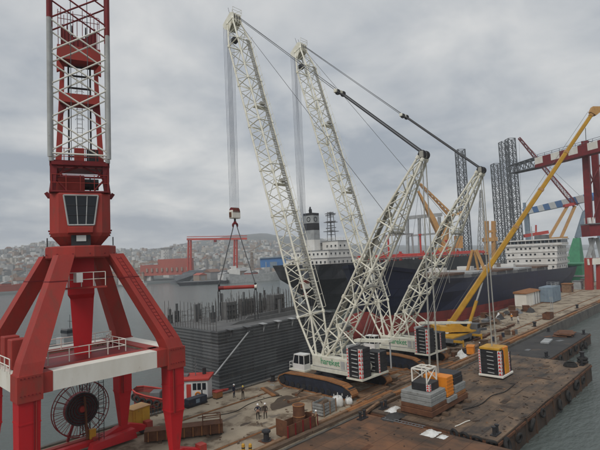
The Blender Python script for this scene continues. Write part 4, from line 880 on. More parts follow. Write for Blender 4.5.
for (x0, x1, y0, y1, za, zc_, mt) in ((6, 24, -11, 11, 0, 3.0, 'ship_white'), (8, 22, -10, 10, 3.02, 6.0, 'ship_white'), (15, 22, -9, -1, 6.02, 9.6, 'ship_white'), (15.5, 22, 0, 9, 6.02, 9.0, 'ship_white')):
    b = MB(); b.mm(x0, x1, y0, y1, z0+za, z0+zc_); t_ = b.build('stern_house', mt, s1)
    b = MB(); b.mm(x0-.3, x1+.3, y0-.3, y1+.3, z0+zc_-.02+.03, z0+zc_+.2); b.build('tier_deck', 'pale_grey', t_)
    for yy in [y0+1.2+i*2.1 for i in range(int((y1-y0-1)/2.1))]:
        b = MB(); b.mm(x0-.07, x0+.05, yy-.38, yy+.38, z0+za+1.1, z0+za+2.0); b.build('window', 'window_dark', t_)
    for xx in [x0+1.5+i*2.6 for i in range(int((x1-x0-1)/2.6))]:
        b = MB(); b.mm(xx-.38, xx+.38, y0-.07, y0+.05, z0+za+1.1, z0+za+2.0); b.build('window', 'window_dark', t_)
    railing(t_, [(x0, y0-.2, z0+zc_+.2), (x1, y0-.2, z0+zc_+.2)], mat='ship_white', r=.06, step=2)
    railing(t_, [(x0-.2, y0, z0+zc_+.2), (x0-.2, y1, z0+zc_+.2)], mat='ship_white', r=.06, step=2)
def rbox(x0, x1, y0, y1, za, zc_, c): return [[V((x0+c, y0, z)), V((x1-c, y0, z)), V((x1, y0+c, z)), V((x1, y1-c, z)), V((x1-c, y1, z)), V((x0+c, y1, z)), V((x0, y1-c, z)), V((x0, y0+c, z))] for z in (za, zc_)]
fz = z0+6.0
fn = None
for k, (za, zc_, mt) in enumerate(((0, 4.4, 'ship_white'), (4.4, 8.2, 'pale_grey'), (8.2, 11.0, 'black_steel'), (11.0, 14.0, 'pale_grey'), (14.0, 15.0, 'black_steel'))):
    b = MB(); b.loft(rbox(9, 14, -1.5+.0, 4.0, fz+za, fz+zc_, .8)); f_ = b.build('funnel' if fn is None else 'funnel_band', mt, s1 if fn is None else fn); fn = fn or f_
for k in range(5):
    b = MB(); x = 9.8+k*.9; b.tube((x, .2+k*.6, fz+15), (x-.2, .2+k*.6, fz+16.3+(k % 3)*.7), .32, n=10); b.build('exhaust_pipe', 'black_steel', fn)
b = MB(); b.torus((8.96, .3, fz+12.5), .85, .14, (1, 0, 0), n=20, m=6); b.torus((11, -1.54, fz+12.5), .85, .14, (0, 1, 0), n=20, m=6); b.build('funnel_emblem', 'black_steel', fn)
# lattice radar mast
mb_ = MB()
for sx, sy in ((-1, -1), (1, -1), (1, 1), (-1, 1)): mb_.tube((18.5+sx*1.2, -3+sy*1.2, z0+9.6), (18.5+sx*.8, -3+sy*.8, z0+21.5), .13, n=5)
for k in range(7):
    z = z0+10.5+k*1.8; q = 1.15-.05*k
    for a, c in (((-q, -q), (q, -q)), ((q, -q), (q, q)), ((q, q), (-q, q)), ((-q, q), (-q, -q))): mb_.tube((18.5+a[0], -3+a[1], z), (18.5+c[0], -3+c[1], z), .1, n=5)
for z, q in ((z0+13.6, 2.2), (z0+17.3, 2.0), (z0+20.8, 1.6)): mb_.box((18.5, -3, z), (2*q, 2*q, .22))
for k in range(3): mb_.beam((18.5, -5.6, z0+15+2.6*k), (18.5, -.4, z0+15+2.6*k), .2, .35)
mb_.build('radar_mast', 'mid_grey', s1)
# red deck pipework
for k in range(7):
    y = -12.5+k*2.1
    b = MB(); b.tube((30, y, z0+1.8+(k % 3)*.5), (150, y, z0+1.8+(k % 3)*.5), .42, n=8); b.build('deck_pipe', 'deck_red', s1)
rr = random.Random(9)
for k in range(26):
    x = 31+k*4.6; b = MB(); y = rr.uniform(-13, -4); h = rr.choice([2.6, 3.2, 3.6, 4.4]); b.mm(x-.3, x+.3, y-.3, y+.3, z0, z0+h); b.mm(x-1.0, x+1.0, y-.7, y+.7, z0+h*.55, z0+h*.8); b.build('valve_stand', 'deck_red', s1)
for k in range(14):
    x = 34+k*8.2; b = MB(); b.beam((x, -13.2, z0+2.9), (x, 13.2, z0+2.9), .5, .5); b.build('pipe_support', 'deck_red', s1)
for x, h in ((55, 11), (84, 12), (112, 9)):
    b = MB(); b.tube((x, -6, z0), (x, -6, z0+h), .5, .4, n=10); b.tube((x, -6, z0+h), (x, -6, z0+h+.8), .8, n=10); b.build('vent_post', 'deck_red', s1)
b = MB(); b.tube((66, 3, z0), (66, 3, z0+13), .8, .6, n=10); b.beam((66, 3, z0+12.5), (92, 3, z0+13.5), .8, .8); b.tube((92, 3, z0), (92, 3, z0+13.8), .5, n=10); b.build('hose_crane', 'pale_grey', s1)
railing(s1, [(2, -12.8, z0+.9), (14, -14.1, z0+.9), (30, -14.1, z0+.9), (140, -13.6, z0+.5)], mat='pale_grey', r=.07, step=3)

# ---- tug
tg = thing('tugboat', 'black hulled tugboat with white wheelhouse and red roof moored behind the red crane leg', 'tugboat', (35.9, 58.5, WZ), R(-46)); tg.scale = (.9, .9, .9)
T = []
for x, hb, zd in ((-7.6, (.05, .3, .9), 3.5), (-6.8, (.5, 1.2, 1.8), 3.3), (-5.2, (1.2, 1.9, 2.25), 2.9), (-2.5, (1.8, 2.3, 2.4), 2.3), (2, (1.9, 2.35, 2.4), 2.0), (5.2, (1.6, 2.2, 2.35), 2.0), (6.8, (1.0, 1.7, 2.0), 2.2)):
    T.append(([x+.8 if x < -6 else x, x, x], hb, [-.8, .9, zd]))
ship_hull(tg, T, 3, ['hull_black', 'boot_red'], 'ship_deck', ['hull', 'bulwark'])
for k in range(len(T)-1):
    for s in (-1, 1): bar('rubbing_strake', (T[k][0][2], s*T[k][1][2], T[k][2][2]-.1), (T[k+1][0][2], s*T[k+1][1][2], T[k+1][2][2]-.1), .12, 'deck_red', tg)
for x, y, z in ((-7.4, -.9, 2.3), (-6.6, -1.75, 2.2), (-5.7, -2.15, 2.0), (-4.6, -2.4, 1.8), (-3.4, -2.5, 1.6), (-2.2, -2.55, 1.5), (-1, -2.55, 1.4), (3.5, -2.5, 1.3), (5, -2.4, 1.3)):
    b = MB(); b.torus((x, y, z), .42, .17, (.5 if x < -6 else .1, 1, 0), n=14, m=6); b.build('tyre_fender', 'rubber', tg, smooth=True)
b = MB(); b.mm(-1.2, 4.2, -1.75, 1.75, 1.3, 4.55); wh = b.build('wheelhouse', 'white_paint', tg, bevel=.06)
b = MB(); b.mm(-1.5, 4.5, -2.0, 2.0, 4.6, 4.95); b.build('roof', 'deck_red', tg, bevel=.05)
for x in (-.6, .3, 2.2, 2.9, 3.65):
    b = MB(); b.mm(x-.28, x+.28, -1.79, -1.73, 3.2, 4.2); b.build('window', 'window_dark', wh)
for y in (-1.1, 0, 1.1):
    b = MB(); b.mm(-1.24, -1.18, y-.4, y+.4, 3.2, 4.2); b.build('window', 'window_dark', wh)
b = MB(); b.mm(.95, 1.65, -1.8, -1.72, 1.5, 4.1); b.build('door', 'deck_red', wh)
b = MB(); b.torus((2.7, -1.86, 2.5), .38, .1, (0, 1, 0)); b.build('lifebuoy', 'orange_paint', wh, smooth=True)
b = MB(); b.tube((2.0, 0, 4.95), (2.0, 0, 7.6), .08, .04); b.beam((2.0, -.7, 6.4), (2.0, .7, 6.4), .1, .1); b.build('mast', 'mid_grey', tg)
b = MB(); b.tube((3.2, .8, 4.9), (3.2, .8, 5.9), .3, n=10); b.build('exhaust', 'black_steel', tg)
b = MB(); b.mm(-.4, .9, -.6, .6, 4.95, 5.25); b.build('roof_locker', 'mid_grey', tg)
b = MB(); b.mm(-5.0, -3.4, -.9, .9, 1.6, 2.9); b.build('deck_winch', 'mid_grey', tg, bevel=.1)
b = MB(); b.tube((5.3, -.3, 1.3), (5.3, -.3, 2.5), .16); b.tube((5.3, .3, 1.3), (5.3, .3, 2.5), .16); b.beam((5.3, -.8, 2.3), (5.3, .8, 2.3), .2, .2); b.build('towing_bitt', 'deck_red', tg)
# ================================================================== barges
def barge(label, x0, x1, y0, y1, z, deck, group='moored deck barges'):
    o = thing('deck_barge', label, 'barge', ((x0+x1)/2, (y0+y1)/2, WZ), 0, group); hx, hy, h = (x1-x0)/2, (y1-y0)/2, z-WZ
    b = MB(); b.mm(-hx, hx, -hy, hy, -1.5, h-.05); b.build('hull', 'barge_side', o)
    b = MB(); b.mm(-hx+.06, hx-.06, -hy+.06, hy-.06, h-.05, h); b.build('deck', deck, o)
    for s in (-1, 1): b = MB(); b.mm(-hx, hx, s*hy-.12, s*hy+.12, h-.45, h-.2); b.build('rubbing_strake', 'rust', o)
    for s in (-1, 1): b = MB(); b.mm(s*hx-.12, s*hx+.12, -hy+.1, hy-.1, h-.45, h-.2); b.build('rubbing_strake', 'rust', o)
    n = max(1, int((x1-x0)/3.2)); rr = random.Random(int(x0))
    for k in range(n):   # side frames
        x = -hx+1.2+k*3.2; b = MB(); b.mm(x-.1, x+.1, -hy-.16, -hy, -.5, h-.2); b.build('side_frame', 'barge_side', o)
    for k in range(int((x1-x0)/3.6)):
        x = -hx+1.6+k*3.6+rr.uniform(-.6, .6)
        if rr.random() < .74:
            q_ = rr.uniform(.38, .62); b = MB(); b.torus((x, -hy-.1-q_*.36, h-rr.uniform(.6, 1.5)), q_, q_*.36, (rr.uniform(-.2, .2), 1, rr.uniform(-.2, .35)), n=16, m=8); b.build('tyre_fender', 'rubber', o, smooth=True)
    for sx in (-1, 1):
        for sy in (-1, 1):
            x, y = sx*(hx-1.6), sy*(hy-.8); b = MB()
            b.mm(x-.7, x+.7, y-.3, y+.3, h, h+.1)
            for q in (-.38, .38): b.tube((x+q, y, h+.1), (x+q, y, h+.75), .15, n=10); b.tube((x+q, y, h+.75), (x+q, y, h+.85), .22, n=10)
            b.build('mooring_bitt', 'black_steel', o)
    return o, hx, hy, h
bA, *_ = barge('red-rusted deck barge nearest the viewer, below the standing workers', 9.0, 43.4, 11.0, 32.5, -.05, 'rust_deck')
bB, bhx, bhy, bh = barge('large brown deck barge carrying the crane counterweights, tyres along its side', 44.4, 81.4, 18.0, 32.5, -.05, 'brown_deck')
bC, chx, chy, ch = barge('flat dark grey deck barge moored beyond the brown one', 82.6, 111.0, 24.2, 32.5, -.35, 'dark_deck')
rr = random.Random(21)
def plates(root, hx, hy, h, mats, n, seed):
    q = random.Random(seed)
    for k in range(n):
        x, y = q.uniform(-hx+3, hx-3), q.uniform(-hy+1.5, hy-1.5); sx, sy = q.uniform(.8, 3.0), q.uniform(.5, 1.5)
        b = MB(); b.box((x, y, h+.012+.002*k), (sx, sy, .02), q.choice([0, 0, .05, 1.57, q.uniform(-.4, .4)])); b.build('loose_plate', q.choice(mats), root)
plates(bB, bhx, bhy, bh, ['brown_deck', 'brown_deck', 'barge_side', 'rust_deck'], 16, 4)
plates(bA, 17.2, 10.7, 2.45, ['brown_deck', 'rust_deck', 'rust_deck', 'rust'], 12, 5)
plates(bC, chx, chy, ch, ['dark_deck', 'mid_grey', 'dark_deck', 'rust'], 8, 6)
def bpatch(root, cx, cy, rx, ry, mat, seed, h, rz=0): 
    o = patch(cx-root.location.x, cy-root.location.y, rx, ry, mat, seed, h, rz, parent=root); o.name = 'oil_stain' if mat == 'black_steel' else 'dust_patch'; return o
M('oil', (0.022, 0.02, 0.018), (0.035, 0.03, 0.026), (0.07, 0.05, 0.035), 1.2, .55, bump=.3, lo3=.5)
M('dust', (0.20, 0.155, 0.11), (0.15, 0.11, 0.08), (0.09, 0.065, 0.045), .7, .85, bump=.4, lo3=.45)
M('red_rust', (0.22, 0.085, 0.04), (0.16, 0.07, 0.036), (0.08, 0.05, 0.035), .5, .85, bump=.4, lo3=.45)
for i, (px, py, rx, ry, mt) in enumerate([]):
    p = gp(px, py, -.05); bpatch(bB, p.x, p.y, rx, ry, mt, 50+i, bh+.004+.0007*i, .1*i)
for i, (px, py, rx, ry, mt) in enumerate([]):
    p = gp(px, py, -.05); bpatch(bA, p.x, p.y, rx, ry, mt, 80+i, 2.45+.004+.0007*i, .2*i)
# big corner fender post on the brown barge
p = gp(580, 360, -.05); o = thing('fender_post', 'black mooring post with tyres at the outer corner of the brown barge', 'fender', (80.6, 18.9, -.05))
b = MB(); b.tube((0, 0, 0), (0, 0, 1.7), .28, n=12); b.tube((0, 0, 1.7), (0, 0, 1.85), .4, n=12); b.build('post', 'black_steel', o)
for z in (.4, .85): b = MB(); b.torus((0, 0, z), .55, .22, n=16); b.build('tyre', 'rubber', o, smooth=True)
o = thing('rope_coil', 'dark coil of mooring rope by the outer corner of the brown barge', 'rope', (78.2, 20.0, -.05)); b = MB()
for k in range(4): b.torus((0, 0, .12+.13*k), .9-.08*k, .09, n=20, m=6)
b.build('coil', 'rubber', o, smooth=True)
# flat pale pontoon plate on the dark barge
o = thing('steel_plate', 'pale grey steel plate stack lying on the dark grey barge', 'steel plate', (97.5, 28.7, -.35), .1); 
for k in range(2): b = MB(); b.mm(-2.2, 2.2, -.7, .7, .02+.14*k, .14+.14*k); b.build('plate', 'pale_grey', o)
o = thing('scrap_sheets', 'rusty red steel sheets heaped at the far end of the dark barge', 'scrap', (106.5, 28.2, -.35), .1)
for k in range(5): b = MB(); b.box((rr.uniform(-.8, .8), rr.uniform(-.8, .8), .1+.12*k), (5, 2.6, .1), rr.uniform(-.3, .3)); b.build('sheet', 'rust', o)
# gap clutter between the two near barges: tyres, hoses, plastic sheet
for k, (px, py) in enumerate([(452, 434), (462, 437), (473, 441), (486, 446)]):
    p = gp(px, py); o = thing('tyre', 'old black tyre wedged between the two near barges', 'tyre', (43.9, p.y, -.3), 0, 'tyres between the barges'); b = MB(); b.torus((0, 0, .2), .36, .15, (1, .2*k-.3, .4*k), n=16); b.build('tread', 'rubber', o, smooth=True); b = MB(); b.torus((0, 0, .2), .24, .05, (1, .2*k-.3, .4*k), n=16); b.build('rim', 'black_steel', o, smooth=True)
def sheet_heap(name, label, cat, loc, size, mat, seed):
    q = random.Random(seed); b = MB(); nx, ny = 12, 9; vs = []
    for j in range(ny):
        for i in range(nx):
            u, v = i/(nx-1)*2-1, j/(ny-1)*2-1; e_ = max(0, 1-(u*u+v*v)**.8); vs.append((size[0]*u*(1+q.uniform(-.1, .1)), size[1]*v*(1+q.uniform(-.1, .1)), size[2]*e_*q.uniform(.45, 1)+.01))
    b.add(vs, [(j*nx+i, j*nx+i+1, (j+1)*nx+i+1, (j+1)*nx+i) for j in range(ny-1) for i in range(nx-1)]); o = b.build(name, mat, smooth=True); o.location = loc; return tag(o, label, cat)
p = gp(437, 433, -.05); sheet_heap('plastic_sheet', 'crumpled white plastic sheet on the near barge below the counterweights', 'plastic sheet', (42.4, p.y+.4, -.04), (.9, .7, .45), 'bag_white', 3)
p = gp(446, 435, -.05); sheet_heap('plastic_sheet', 'small crumpled white plastic scrap by the black tyres', 'plastic sheet', (42.3, p.y, -.04), (.5, .4, .3), 'bag_white', 4)
p = gp(397, 410, -.05); sheet_heap('plastic_sheet', 'white plastic sheet lying left of the grey counterweight stack', 'plastic sheet', (p.x-.2, p.y+.3, -.04), (1.1, .6, .5), 'bag_white', 5)
p = gp(393, 414, -.05); sheet_heap('tarpaulin', 'dark grey tarpaulin crumpled beside the white plastic sheet', 'tarpaulin', (p.x-.8, p.y-.6, -.04), (1.6, .9, .5), 'dark_deck', 6)
o = thing('ladder', 'steel ladder and hoses lying where the two near barges meet', 'ladder', (43.2, 27.4, -.05), R(-87)); b = MB()
for s in (-.25, .25): b.tube((-2.4, s, .12), (2.4, s, .12), .04)
for k in range(12): b.tube((-2.2+k*.4, -.25, .12), (-2.2+k*.4, .25, .12), .03, n=5)
b.build('frame', 'mid_grey', o)
# ================================================================== hanging counterweights of the cranes
def slab_stack(root, x0, x1, y0, y1, zs):
    for (z0, z1, mat, g) in zs:
        b = MB(); b.mm(x0-g, x1+g, y0-g, y1+g, z0, z1-.02); b.build('slab', mat, root, bevel=.04)
t1 = thing('superlift_ballast', 'stacked grey slab counterweight with orange winch resting on the brown barge', 'counterweight', (50.0, 27.2, -.05), 0, 'hanging crane counterweights')
for x in (-4.0, -1.9, 1.3, 3.6): b = MB(); b.mm(x-.3, x+.3, -2.6, 2.6, 0, .32); b.build('timber_bearer', 'dark_timber', t1, bevel=.03)
b = MB(); b.mm(-4.5, 4.4, -1.95, 1.95, .34, .95); b.build('tray', 'rust', t1, bevel=.05)
slab_stack(t1, -4.4, -.9, -1.85, 1.85, [(.97, 1.42, 'rust', .02), (1.42, 1.87, 'concrete_block', .0), (1.87, 2.32, 'concrete_block', .03), (2.32, 2.72, 'concrete_block', -.03)])
slab_stack(t1, 1.6, 4.3, -1.75, 1.75, [(.97, 1.42, 'orange_rust', .02), (1.42, 1.87, 'concrete_block', .0), (1.87, 2.3, 'concrete_block', .03), (2.3, 3.1, 'black_steel', -.2), (3.1, 3.5, 'black_steel', -.25)])
slab_stack(t1, -.9, 1.5, -2.1, -.6, [(.97, 1.5, 'concrete_block', -.05)])
b = MB(); b.mm(-3.6, -1.4, -1.3, .9, 2.74, 3.55); bb_ = b.build('ballast_box', 'black_steel', t1, bevel=.04)
chevrons(bb_, (-3.615, -.95, 2.76), (0, -1, 0), (0, 0, 1), .36, .76, 3, (-1, 0, 0)); chevrons(bb_, (-3.6, -1.315, 2.76), (1, 0, 0), (0, 0, 1), .36, .76, 3, (0, -1, 0))
b = MB(); b.mm(-.7, .9, -1.9, 1.0, 1.55, 3.75); wn = b.build('winch_cover', 'orange_paint', t1, bevel=.06)
for k in range(5): b = MB(); b.mm(-.72, .92, -1.93, -1.88, 1.8+.38*k, 1.86+.38*k); b.build('cover_rib', 'orange_paint', wn)
# pale lifting frame above the left stack
fr_ = [(-3.5, -1.0), (-1.3, -1.0), (-1.3, .8), (-3.5, .8)]
b = MB()
for (x, y) in fr_: b.beam((x, y, 3.56), (x, y, 5.0), .13, .13)
for (x0, y0), (x1, y1) in zip(fr_, fr_[1:]+fr_[:1]): b.beam((x0, y0, 5.0), (x1, y1, 5.0), .14, .14); b.beam((x0, y0, 3.62), (x1, y1, 5.0), .09, .09)
b.beam((-2.4, -1.0, 5.0), (-2.4, .8, 5.0), .16, .16); b.build('lifting_frame', 'cream_paint', t1)
M1 = V((50, 26.7, 29.6)) - V((50.0, 27.2, -.05)); top = (-2.4, -.1, 5.05)
for q in (-.12, .12): bar('suspension_rope', (top[0]+1.4+q, top[1], 5.0), (M1.x-.4+q*.3, M1.y, M1.z-.4), .045, 'light_rope', t1); bar('suspension_rope', (.5+q, -.3, 3.75), (M1.x+.4+q*.3, M1.y, M1.z-.4), .045, 'light_rope', t1)
bar('frame_sling', (-2.4, -.1, 5.05), (-1.0, -.1, 5.05), .06, 'cream_paint', t1)
t2 = thing('superlift_ballast', 'black counterweight with red chevrons and orange cover hanging just above the brown barge', 'counterweight', (67.2, 26.8, .15), 0, 'hanging crane counterweights')
b = MB(); b.mm(-2.0, 2.0, -1.7, 1.7, 0, .3); b.build('tray', 'cream_paint', t2, bevel=.04)
cwt_stack(t2, -1.9, -.75, -1.55, 1.55, .32, 6, .56, 'lb'); cwt_stack(t2, .9, 1.9, -1.55, 1.55, .32, 5, .56, 'b')
b = MB(); b.mm(-.7, .85, -1.6, 1.5, .32, 4.0); w2 = b.build('winch_cover', 'orange_paint', t2, bevel=.06)
for k in range(6): b = MB(); b.mm(-.5+.22*k, -.42+.22*k, -1.64, -1.58, .5, 3.8); b.build('cover_rib', 'yellow_paint', w2)
b = MB(); b.mm(-1.95, .9, -1.4, 1.4, 3.72, 4.05); b.build('top_frame', 'yellow_paint', t2, bevel=.05)
M2 = V((67.2, 26.8, 29.6)) - V((67.2, 26.8, .15))
for x in (-.75, .75):
    for q in (-.12, .12): bar('suspension_rope', (x+q, 0, 4.05), (x*.5+q*.3, M2.y, M2.z-.4), .045, 'light_rope', t2)

# ================================================================== yellow telescopic mobile crane
mc = thing('mobile_crane', 'yellow telescopic mobile crane with long boom raised to the right', 'crane', (88.0, 41.6, 0))
b = MB(); b.mm(-6.2, 6.2, -1.4, 1.4, .75, 1.55); b.mm(4.6, 6.6, -1.35, 1.35, 1.0, 2.9); car = b.build('carrier', 'mid_grey', mc, bevel=.06)
b = MB(); b.mm(-6.0, 4.3, -1.42, 1.42, 1.56, 1.8); b.build('carrier_deck', 'yellow_paint', car)
b = MB(); b.mm(5.2, 6.63, -1.37, 1.37, 1.95, 2.75); b.build('cab_window', 'dark_glass', car)
for k, x in enumerate((-5.2, -3.7, -2.0, 1.6, 3.2, 5.2)):
    for s in (-1, 1):
        b = MB(); b.torus((x, s*1.2, .66), .46, .2, (0, 1, 0), n=18); wl = b.build('tyre', 'rubber', mc, smooth=True); b = MB(); b.tube((x, s*1.05, .66), (x, s*1.38, .66), .3, n=12); b.build('rim', 'mid_grey', wl)
for x in (-5.8, 2.4):
    for s in (-1, 1):
        b = MB(); b.beam((x, s*1.3, 1.1), (x, s*3.3, 1.1), .4, .4); b.tube((x, s*3.2, .1), (x, s*3.2, 1.4), .16); b.tube((x, s*3.2, .02), (x, s*3.2, .12), .55, n=12); b.build('outrigger', 'yellow_paint', mc)
TIP = pt(592, 114, 92.5) - V((88, 41.6, 0)); dirh = V((TIP.x, TIP.y, 0)).normalized(); sdh = V((-dirh.y, dirh.x, 0))
HIN = -dirh*1.6 + V((0, 0, 3.7))
b = MB(); b.tube((0, 0, 1.8), (0, 0, 2.1), 1.2, n=20); b.build('slewing_ring', 'black_steel', mc)
def UB(f, s, z): return dirh*f + sdh*s + V((0, 0, z))
b = MB(); b.loft([[UB(f, s, 2.1) for f, s in ((-4.2, -1.35), (2.2, -1.35), (2.2, 1.35), (-4.2, 1.35))], [UB(f, s, z) for f, s, z in ((-4.2, -1.3, 3.3), (1.6, -1.3, 2.7), (1.6, 1.3, 2.7), (-4.2, 1.3, 3.3))]]); b.build('superstructure', 'yellow_paint', mc)
b = MB(); b.loft([[UB(f, s, 2.0) for f, s in ((-5.4, -1.4), (-4.25, -1.4), (-4.25, 1.4), (-5.4, 1.4))], [UB(f, s, 3.5) for f, s in ((-5.4, -1.4), (-4.25, -1.4), (-4.25, 1.4), (-5.4, 1.4))]]); b.build('counterweight', 'yellow_paint', mc)
for s in (-1, 1): b = MB(); b.prism([UB(-2.6, s*.95-.08, 2.6), UB(1.2, s*.95-.08, 2.6), UB(-1.2, s*.95-.08, 4.3), UB(-2.0, s*.95-.08, 4.3)], sdh*.16); b.build('boom_bracket', 'yellow_paint', mc)
b = MB(); b.loft([[UB(f, s, 2.1) for f, s in ((.6, 1.4), (2.5, 1.4), (2.5, 2.4), (.6, 2.4))], [UB(f, s, 3.7) for f, s in ((.6, 1.4), (1.8, 1.4), (1.8, 2.4), (.6, 2.4))]]); b.build('operator_cab', 'dark_glass', mc)
axm = (TIP-HIN).normalized(); Lt = (TIP-HIN).length; upm = axm.cross(sdh).normalized(); upm = upm if upm.z > 0 else -upm
prev = -1.0
for k, (t1_, w_) in enumerate(((.27, .80), (.46, .72), (.64, .65), (.82, .58), (1.0, .52))):
    a = HIN+axm*prev; c = HIN+axm*(Lt*t1_); b = MB()
    def ring(p): return [p+sdh*(x*w_/2)+upm*(y*w_*.62) for x, y in ((-1, -.6), (-.7, -1), (.7, -1), (1, -.6), (1, 1), (-1, 1))]
    b.loft([ring(a), ring(c)]); sec = b.build('boom_section', 'yellow_paint', mc)
    b = MB(); w_ += .1; b.loft([ring(c-axm*.5), ring(c+axm*.02)]); b.build('section_collar', 'ochre_paint', sec); prev = Lt*t1_-.6
b = MB(); b.prism([TIP+sdh*-.45+q for q in (-upm*.7, axm*1.0-upm*1.0, axm*1.8-upm*.2+dirh*.8, axm*1.2+upm*.8, upm*.6)], sdh*.9); hd = b.build('boom_head', 'ochre_paint', mc)
for s in (-.3, .3):
    b = MB(); q = TIP+axm*1.1+dirh*1.1+sdh*s; b.tube(q-sdh*.08, q+sdh*.08, .4, n=12); b.build('head_sheave', 'black_steel', hd)
    bar('hoist_line', q+V((.2, 0, 0)), q+V((.2, 0, -17)), .03, 'rope', mc, n=5)
c_ = HIN+axm*Lt*.2-upm*.6; b = MB(); base_ = UB(1.6, 0, 2.6); b.tube(base_, base_.lerp(c_, .6), .32, n=12); b.build('luffing_cylinder', 'yellow_paint', mc); b = MB(); b.tube(base_.lerp(c_, .6), c_, .18, n=10); b.build('cylinder_rod', 'grey_paint', mc)
bar('telescope_line', HIN+axm*2+upm*1.1, TIP+upm*.9, .03, 'rope', mc)
# ================================================================== things on the quay
def box_thing(name, label, cat, loc, rz=0, group=None): return thing(name, label, cat, loc, rz, group)
# yellow cabinet by the reel
p = gp(141, 431); o = thing('yellow_cabin', 'yellow steel cabinet standing on the quay behind the red crane legs', 'cabinet', (24.6, 49.6, 0), .15)
b = MB(); b.mm(-1.1, 1.1, -.8, .8, .12, 2.3); bd = b.build('body', 'yellow_paint', o, bevel=.06)
b = MB(); b.mm(-1.1, 1.1, -.7, -.6, 0, .12); b.mm(-1.1, 1.1, .6, .7, 0, .12); b.build('skid', 'rust', o)
b = MB(); b.mm(-.8, -.05, -.83, -.79, .25, 2.1); b.build('door', 'yellow_paint', bd); b = MB(); b.mm(.05, .9, -.83, -.79, .25, 2.1); b.build('door', 'yellow_paint', bd); b = MB(); b.mm(-1.15, 1.15, -.9, .85, 2.32, 2.4); b.build('roof', 'ochre_paint', bd)
# long rusty girder bundle
a_ = gp(147, 442); c_ = gp(221, 433); dd = c_-a_; o = thing('rusty_girder', 'long rusty box girder lying on the quay in front of the tugboat', 'girder', a_.lerp(c_, .5), math.atan2(dd.y, dd.x)); Lg = dd.length/2+.2
b = MB(); b.mm(-Lg, Lg, -.55, -.47, .2, 1.15); b.mm(-Lg, Lg, .47, .55, .2, 1.15); b.mm(-Lg, Lg, -.5, .5, .22, .3); b.mm(-Lg, Lg, -.7, .7, 1.15, 1.22); b.build('web_plates', 'rust', o)
for k in range(9): b = MB(); x = -Lg+.4+k*(2*Lg-.8)/8; b.mm(x-.05, x+.05, -.68, -.56, .2, 1.14); b.build('web_stiffener', 'orange_rust', o)
for x in (-Lg*.6, Lg*.6): b = MB(); b.mm(x-.15, x+.15, -.9, .9, 0, .2); b.build('bearer', 'dark_timber', o)
p = gp(207, 426); o = thing('pipe_stand', 'open rusty pipe stand standing on the long girder by the tugboat', 'frame', (c_.x-1.0, c_.y+.2, 1.22), math.atan2(dd.y, dd.x)); b = MB()
for x in (-.9, .9):
    for y in (-.4, .4): b.tube((x, y, 0), (x, y, .9), .05)
for y in (-.4, .4): b.tube((-.9, y, .9), (.9, y, .9), .05); b.tube((-.9, y, .45), (.9, y, .45), .04)
for x in (-.9, .9): b.tube((x, -.4, .9), (x, .4, .9), .05)
b.build('pipe_frame', 'rust', o)
# generator, pallets beside the tug
o = thing('generator_set', 'dark blue generator with pale panels on the quay edge by the tugboat', 'generator', (33.2, 51.2, 0), .05)
b = MB(); b.mm(-1.4, 1.4, -.5, .5, .2, 1.05); gb = b.build('housing', 'dark_blue', o, bevel=.05); b = MB(); b.mm(-1.5, 1.5, -.4, .4, 0, .2); b.build('skid', 'black_steel', o)
for k in range(3): b = MB(); b.mm(-1.2+k*.85, -.65+k*.85, -.53, -.49, .4, .85); b.build('panel', 'bluegrey_box' if k == 1 else 'dark_blue', gb)
b = MB(); b.tube((1.1, .2, 1.05), (1.1, .2, 1.6), .08); b.build('exhaust', 'black_steel', gb)
o = thing('orange_locker', 'orange steel locker beside the generator at the quay edge', 'locker', (36.6, 51.3, 0), .1); b = MB(); b.mm(-.55, .55, -.4, .4, .1, .85); lb = b.build('body', 'orange_rust', o, bevel=.04); b = MB(); b.mm(-.59, .59, -.45, .44, .85, .92); b.build('lid', 'red_paint', lb); b = MB(); b.mm(-.5, .5, -.4, .4, 0, .1); b.build('base', 'black_steel', o)
rr = random.Random(31)
def pallet(label, loc, rz, group):
    o = thing('timber_pallet', label, 'pallet', loc, rz, group)
    for k in range(5): b = MB(); b.mm(-.6, .6, -.5+k*.22, -.36+k*.22, .12, .15); b.build('slat', 'timber', o)
    for x in (-.5, 0, .5): b = MB(); b.mm(x-.06, x+.06, -.5, .52, 0, .12); b.build('runner', 'dark_timber', o)
for k in range(4): pallet('weathered timber pallet in the stack left of the generator', (30.6, 51.2, .155*k), rr.uniform(-.1, .1), 'stacked pallets on the quay edge')
o = thing('edge_railing', 'low rusty railing along the quay edge beside the yellow cabinet', 'railing', (28.5, 51.9, .22)); railing(o, [(-2.3, 0, 0), (1.6, 0, 0)], mat='rust', r=.03, step=.45)
# rusty trough with cylinder (near the barge edge)
o = thing('rusty_skip', 'rusty open steel trough with an upright drum, on the kerb below the nearer crane', 'skip', (34.8, 34.9, .02), .0)
b = MB(); b.mm(-2.2, 2.2, -.75, .75, .3, .38); b.mm(-2.2, 2.2, -.8, -.72, .1, 1.2); b.mm(-2.2, 2.2, .72, .8, .1, 1.2); b.mm(-2.28, -2.2, -.8, .8, .1, 1.7); b.mm(2.2, 2.28, -.8, .8, .1, 1.2); b.build('trough', 'rust', o)
for x in (-2.2, -1.1, 0, 1.1, 2.2): b = MB(); b.mm(x-.06, x+.06, -.9, -.8, 0, 1.25); b.build('rib', 'dark_red', o)
b = MB(); b.tube((.4, .1, .38), (.4, .1, 2.5), .62, n=18); dr = b.build('drum', 'rust', o); b = MB(); b.torus((.4, .1, 2.5), .62, .06, n=18); b.torus((.4, .1, 1.4), .63, .05, n=18); b.build('drum_hoop', 'orange_rust', dr)
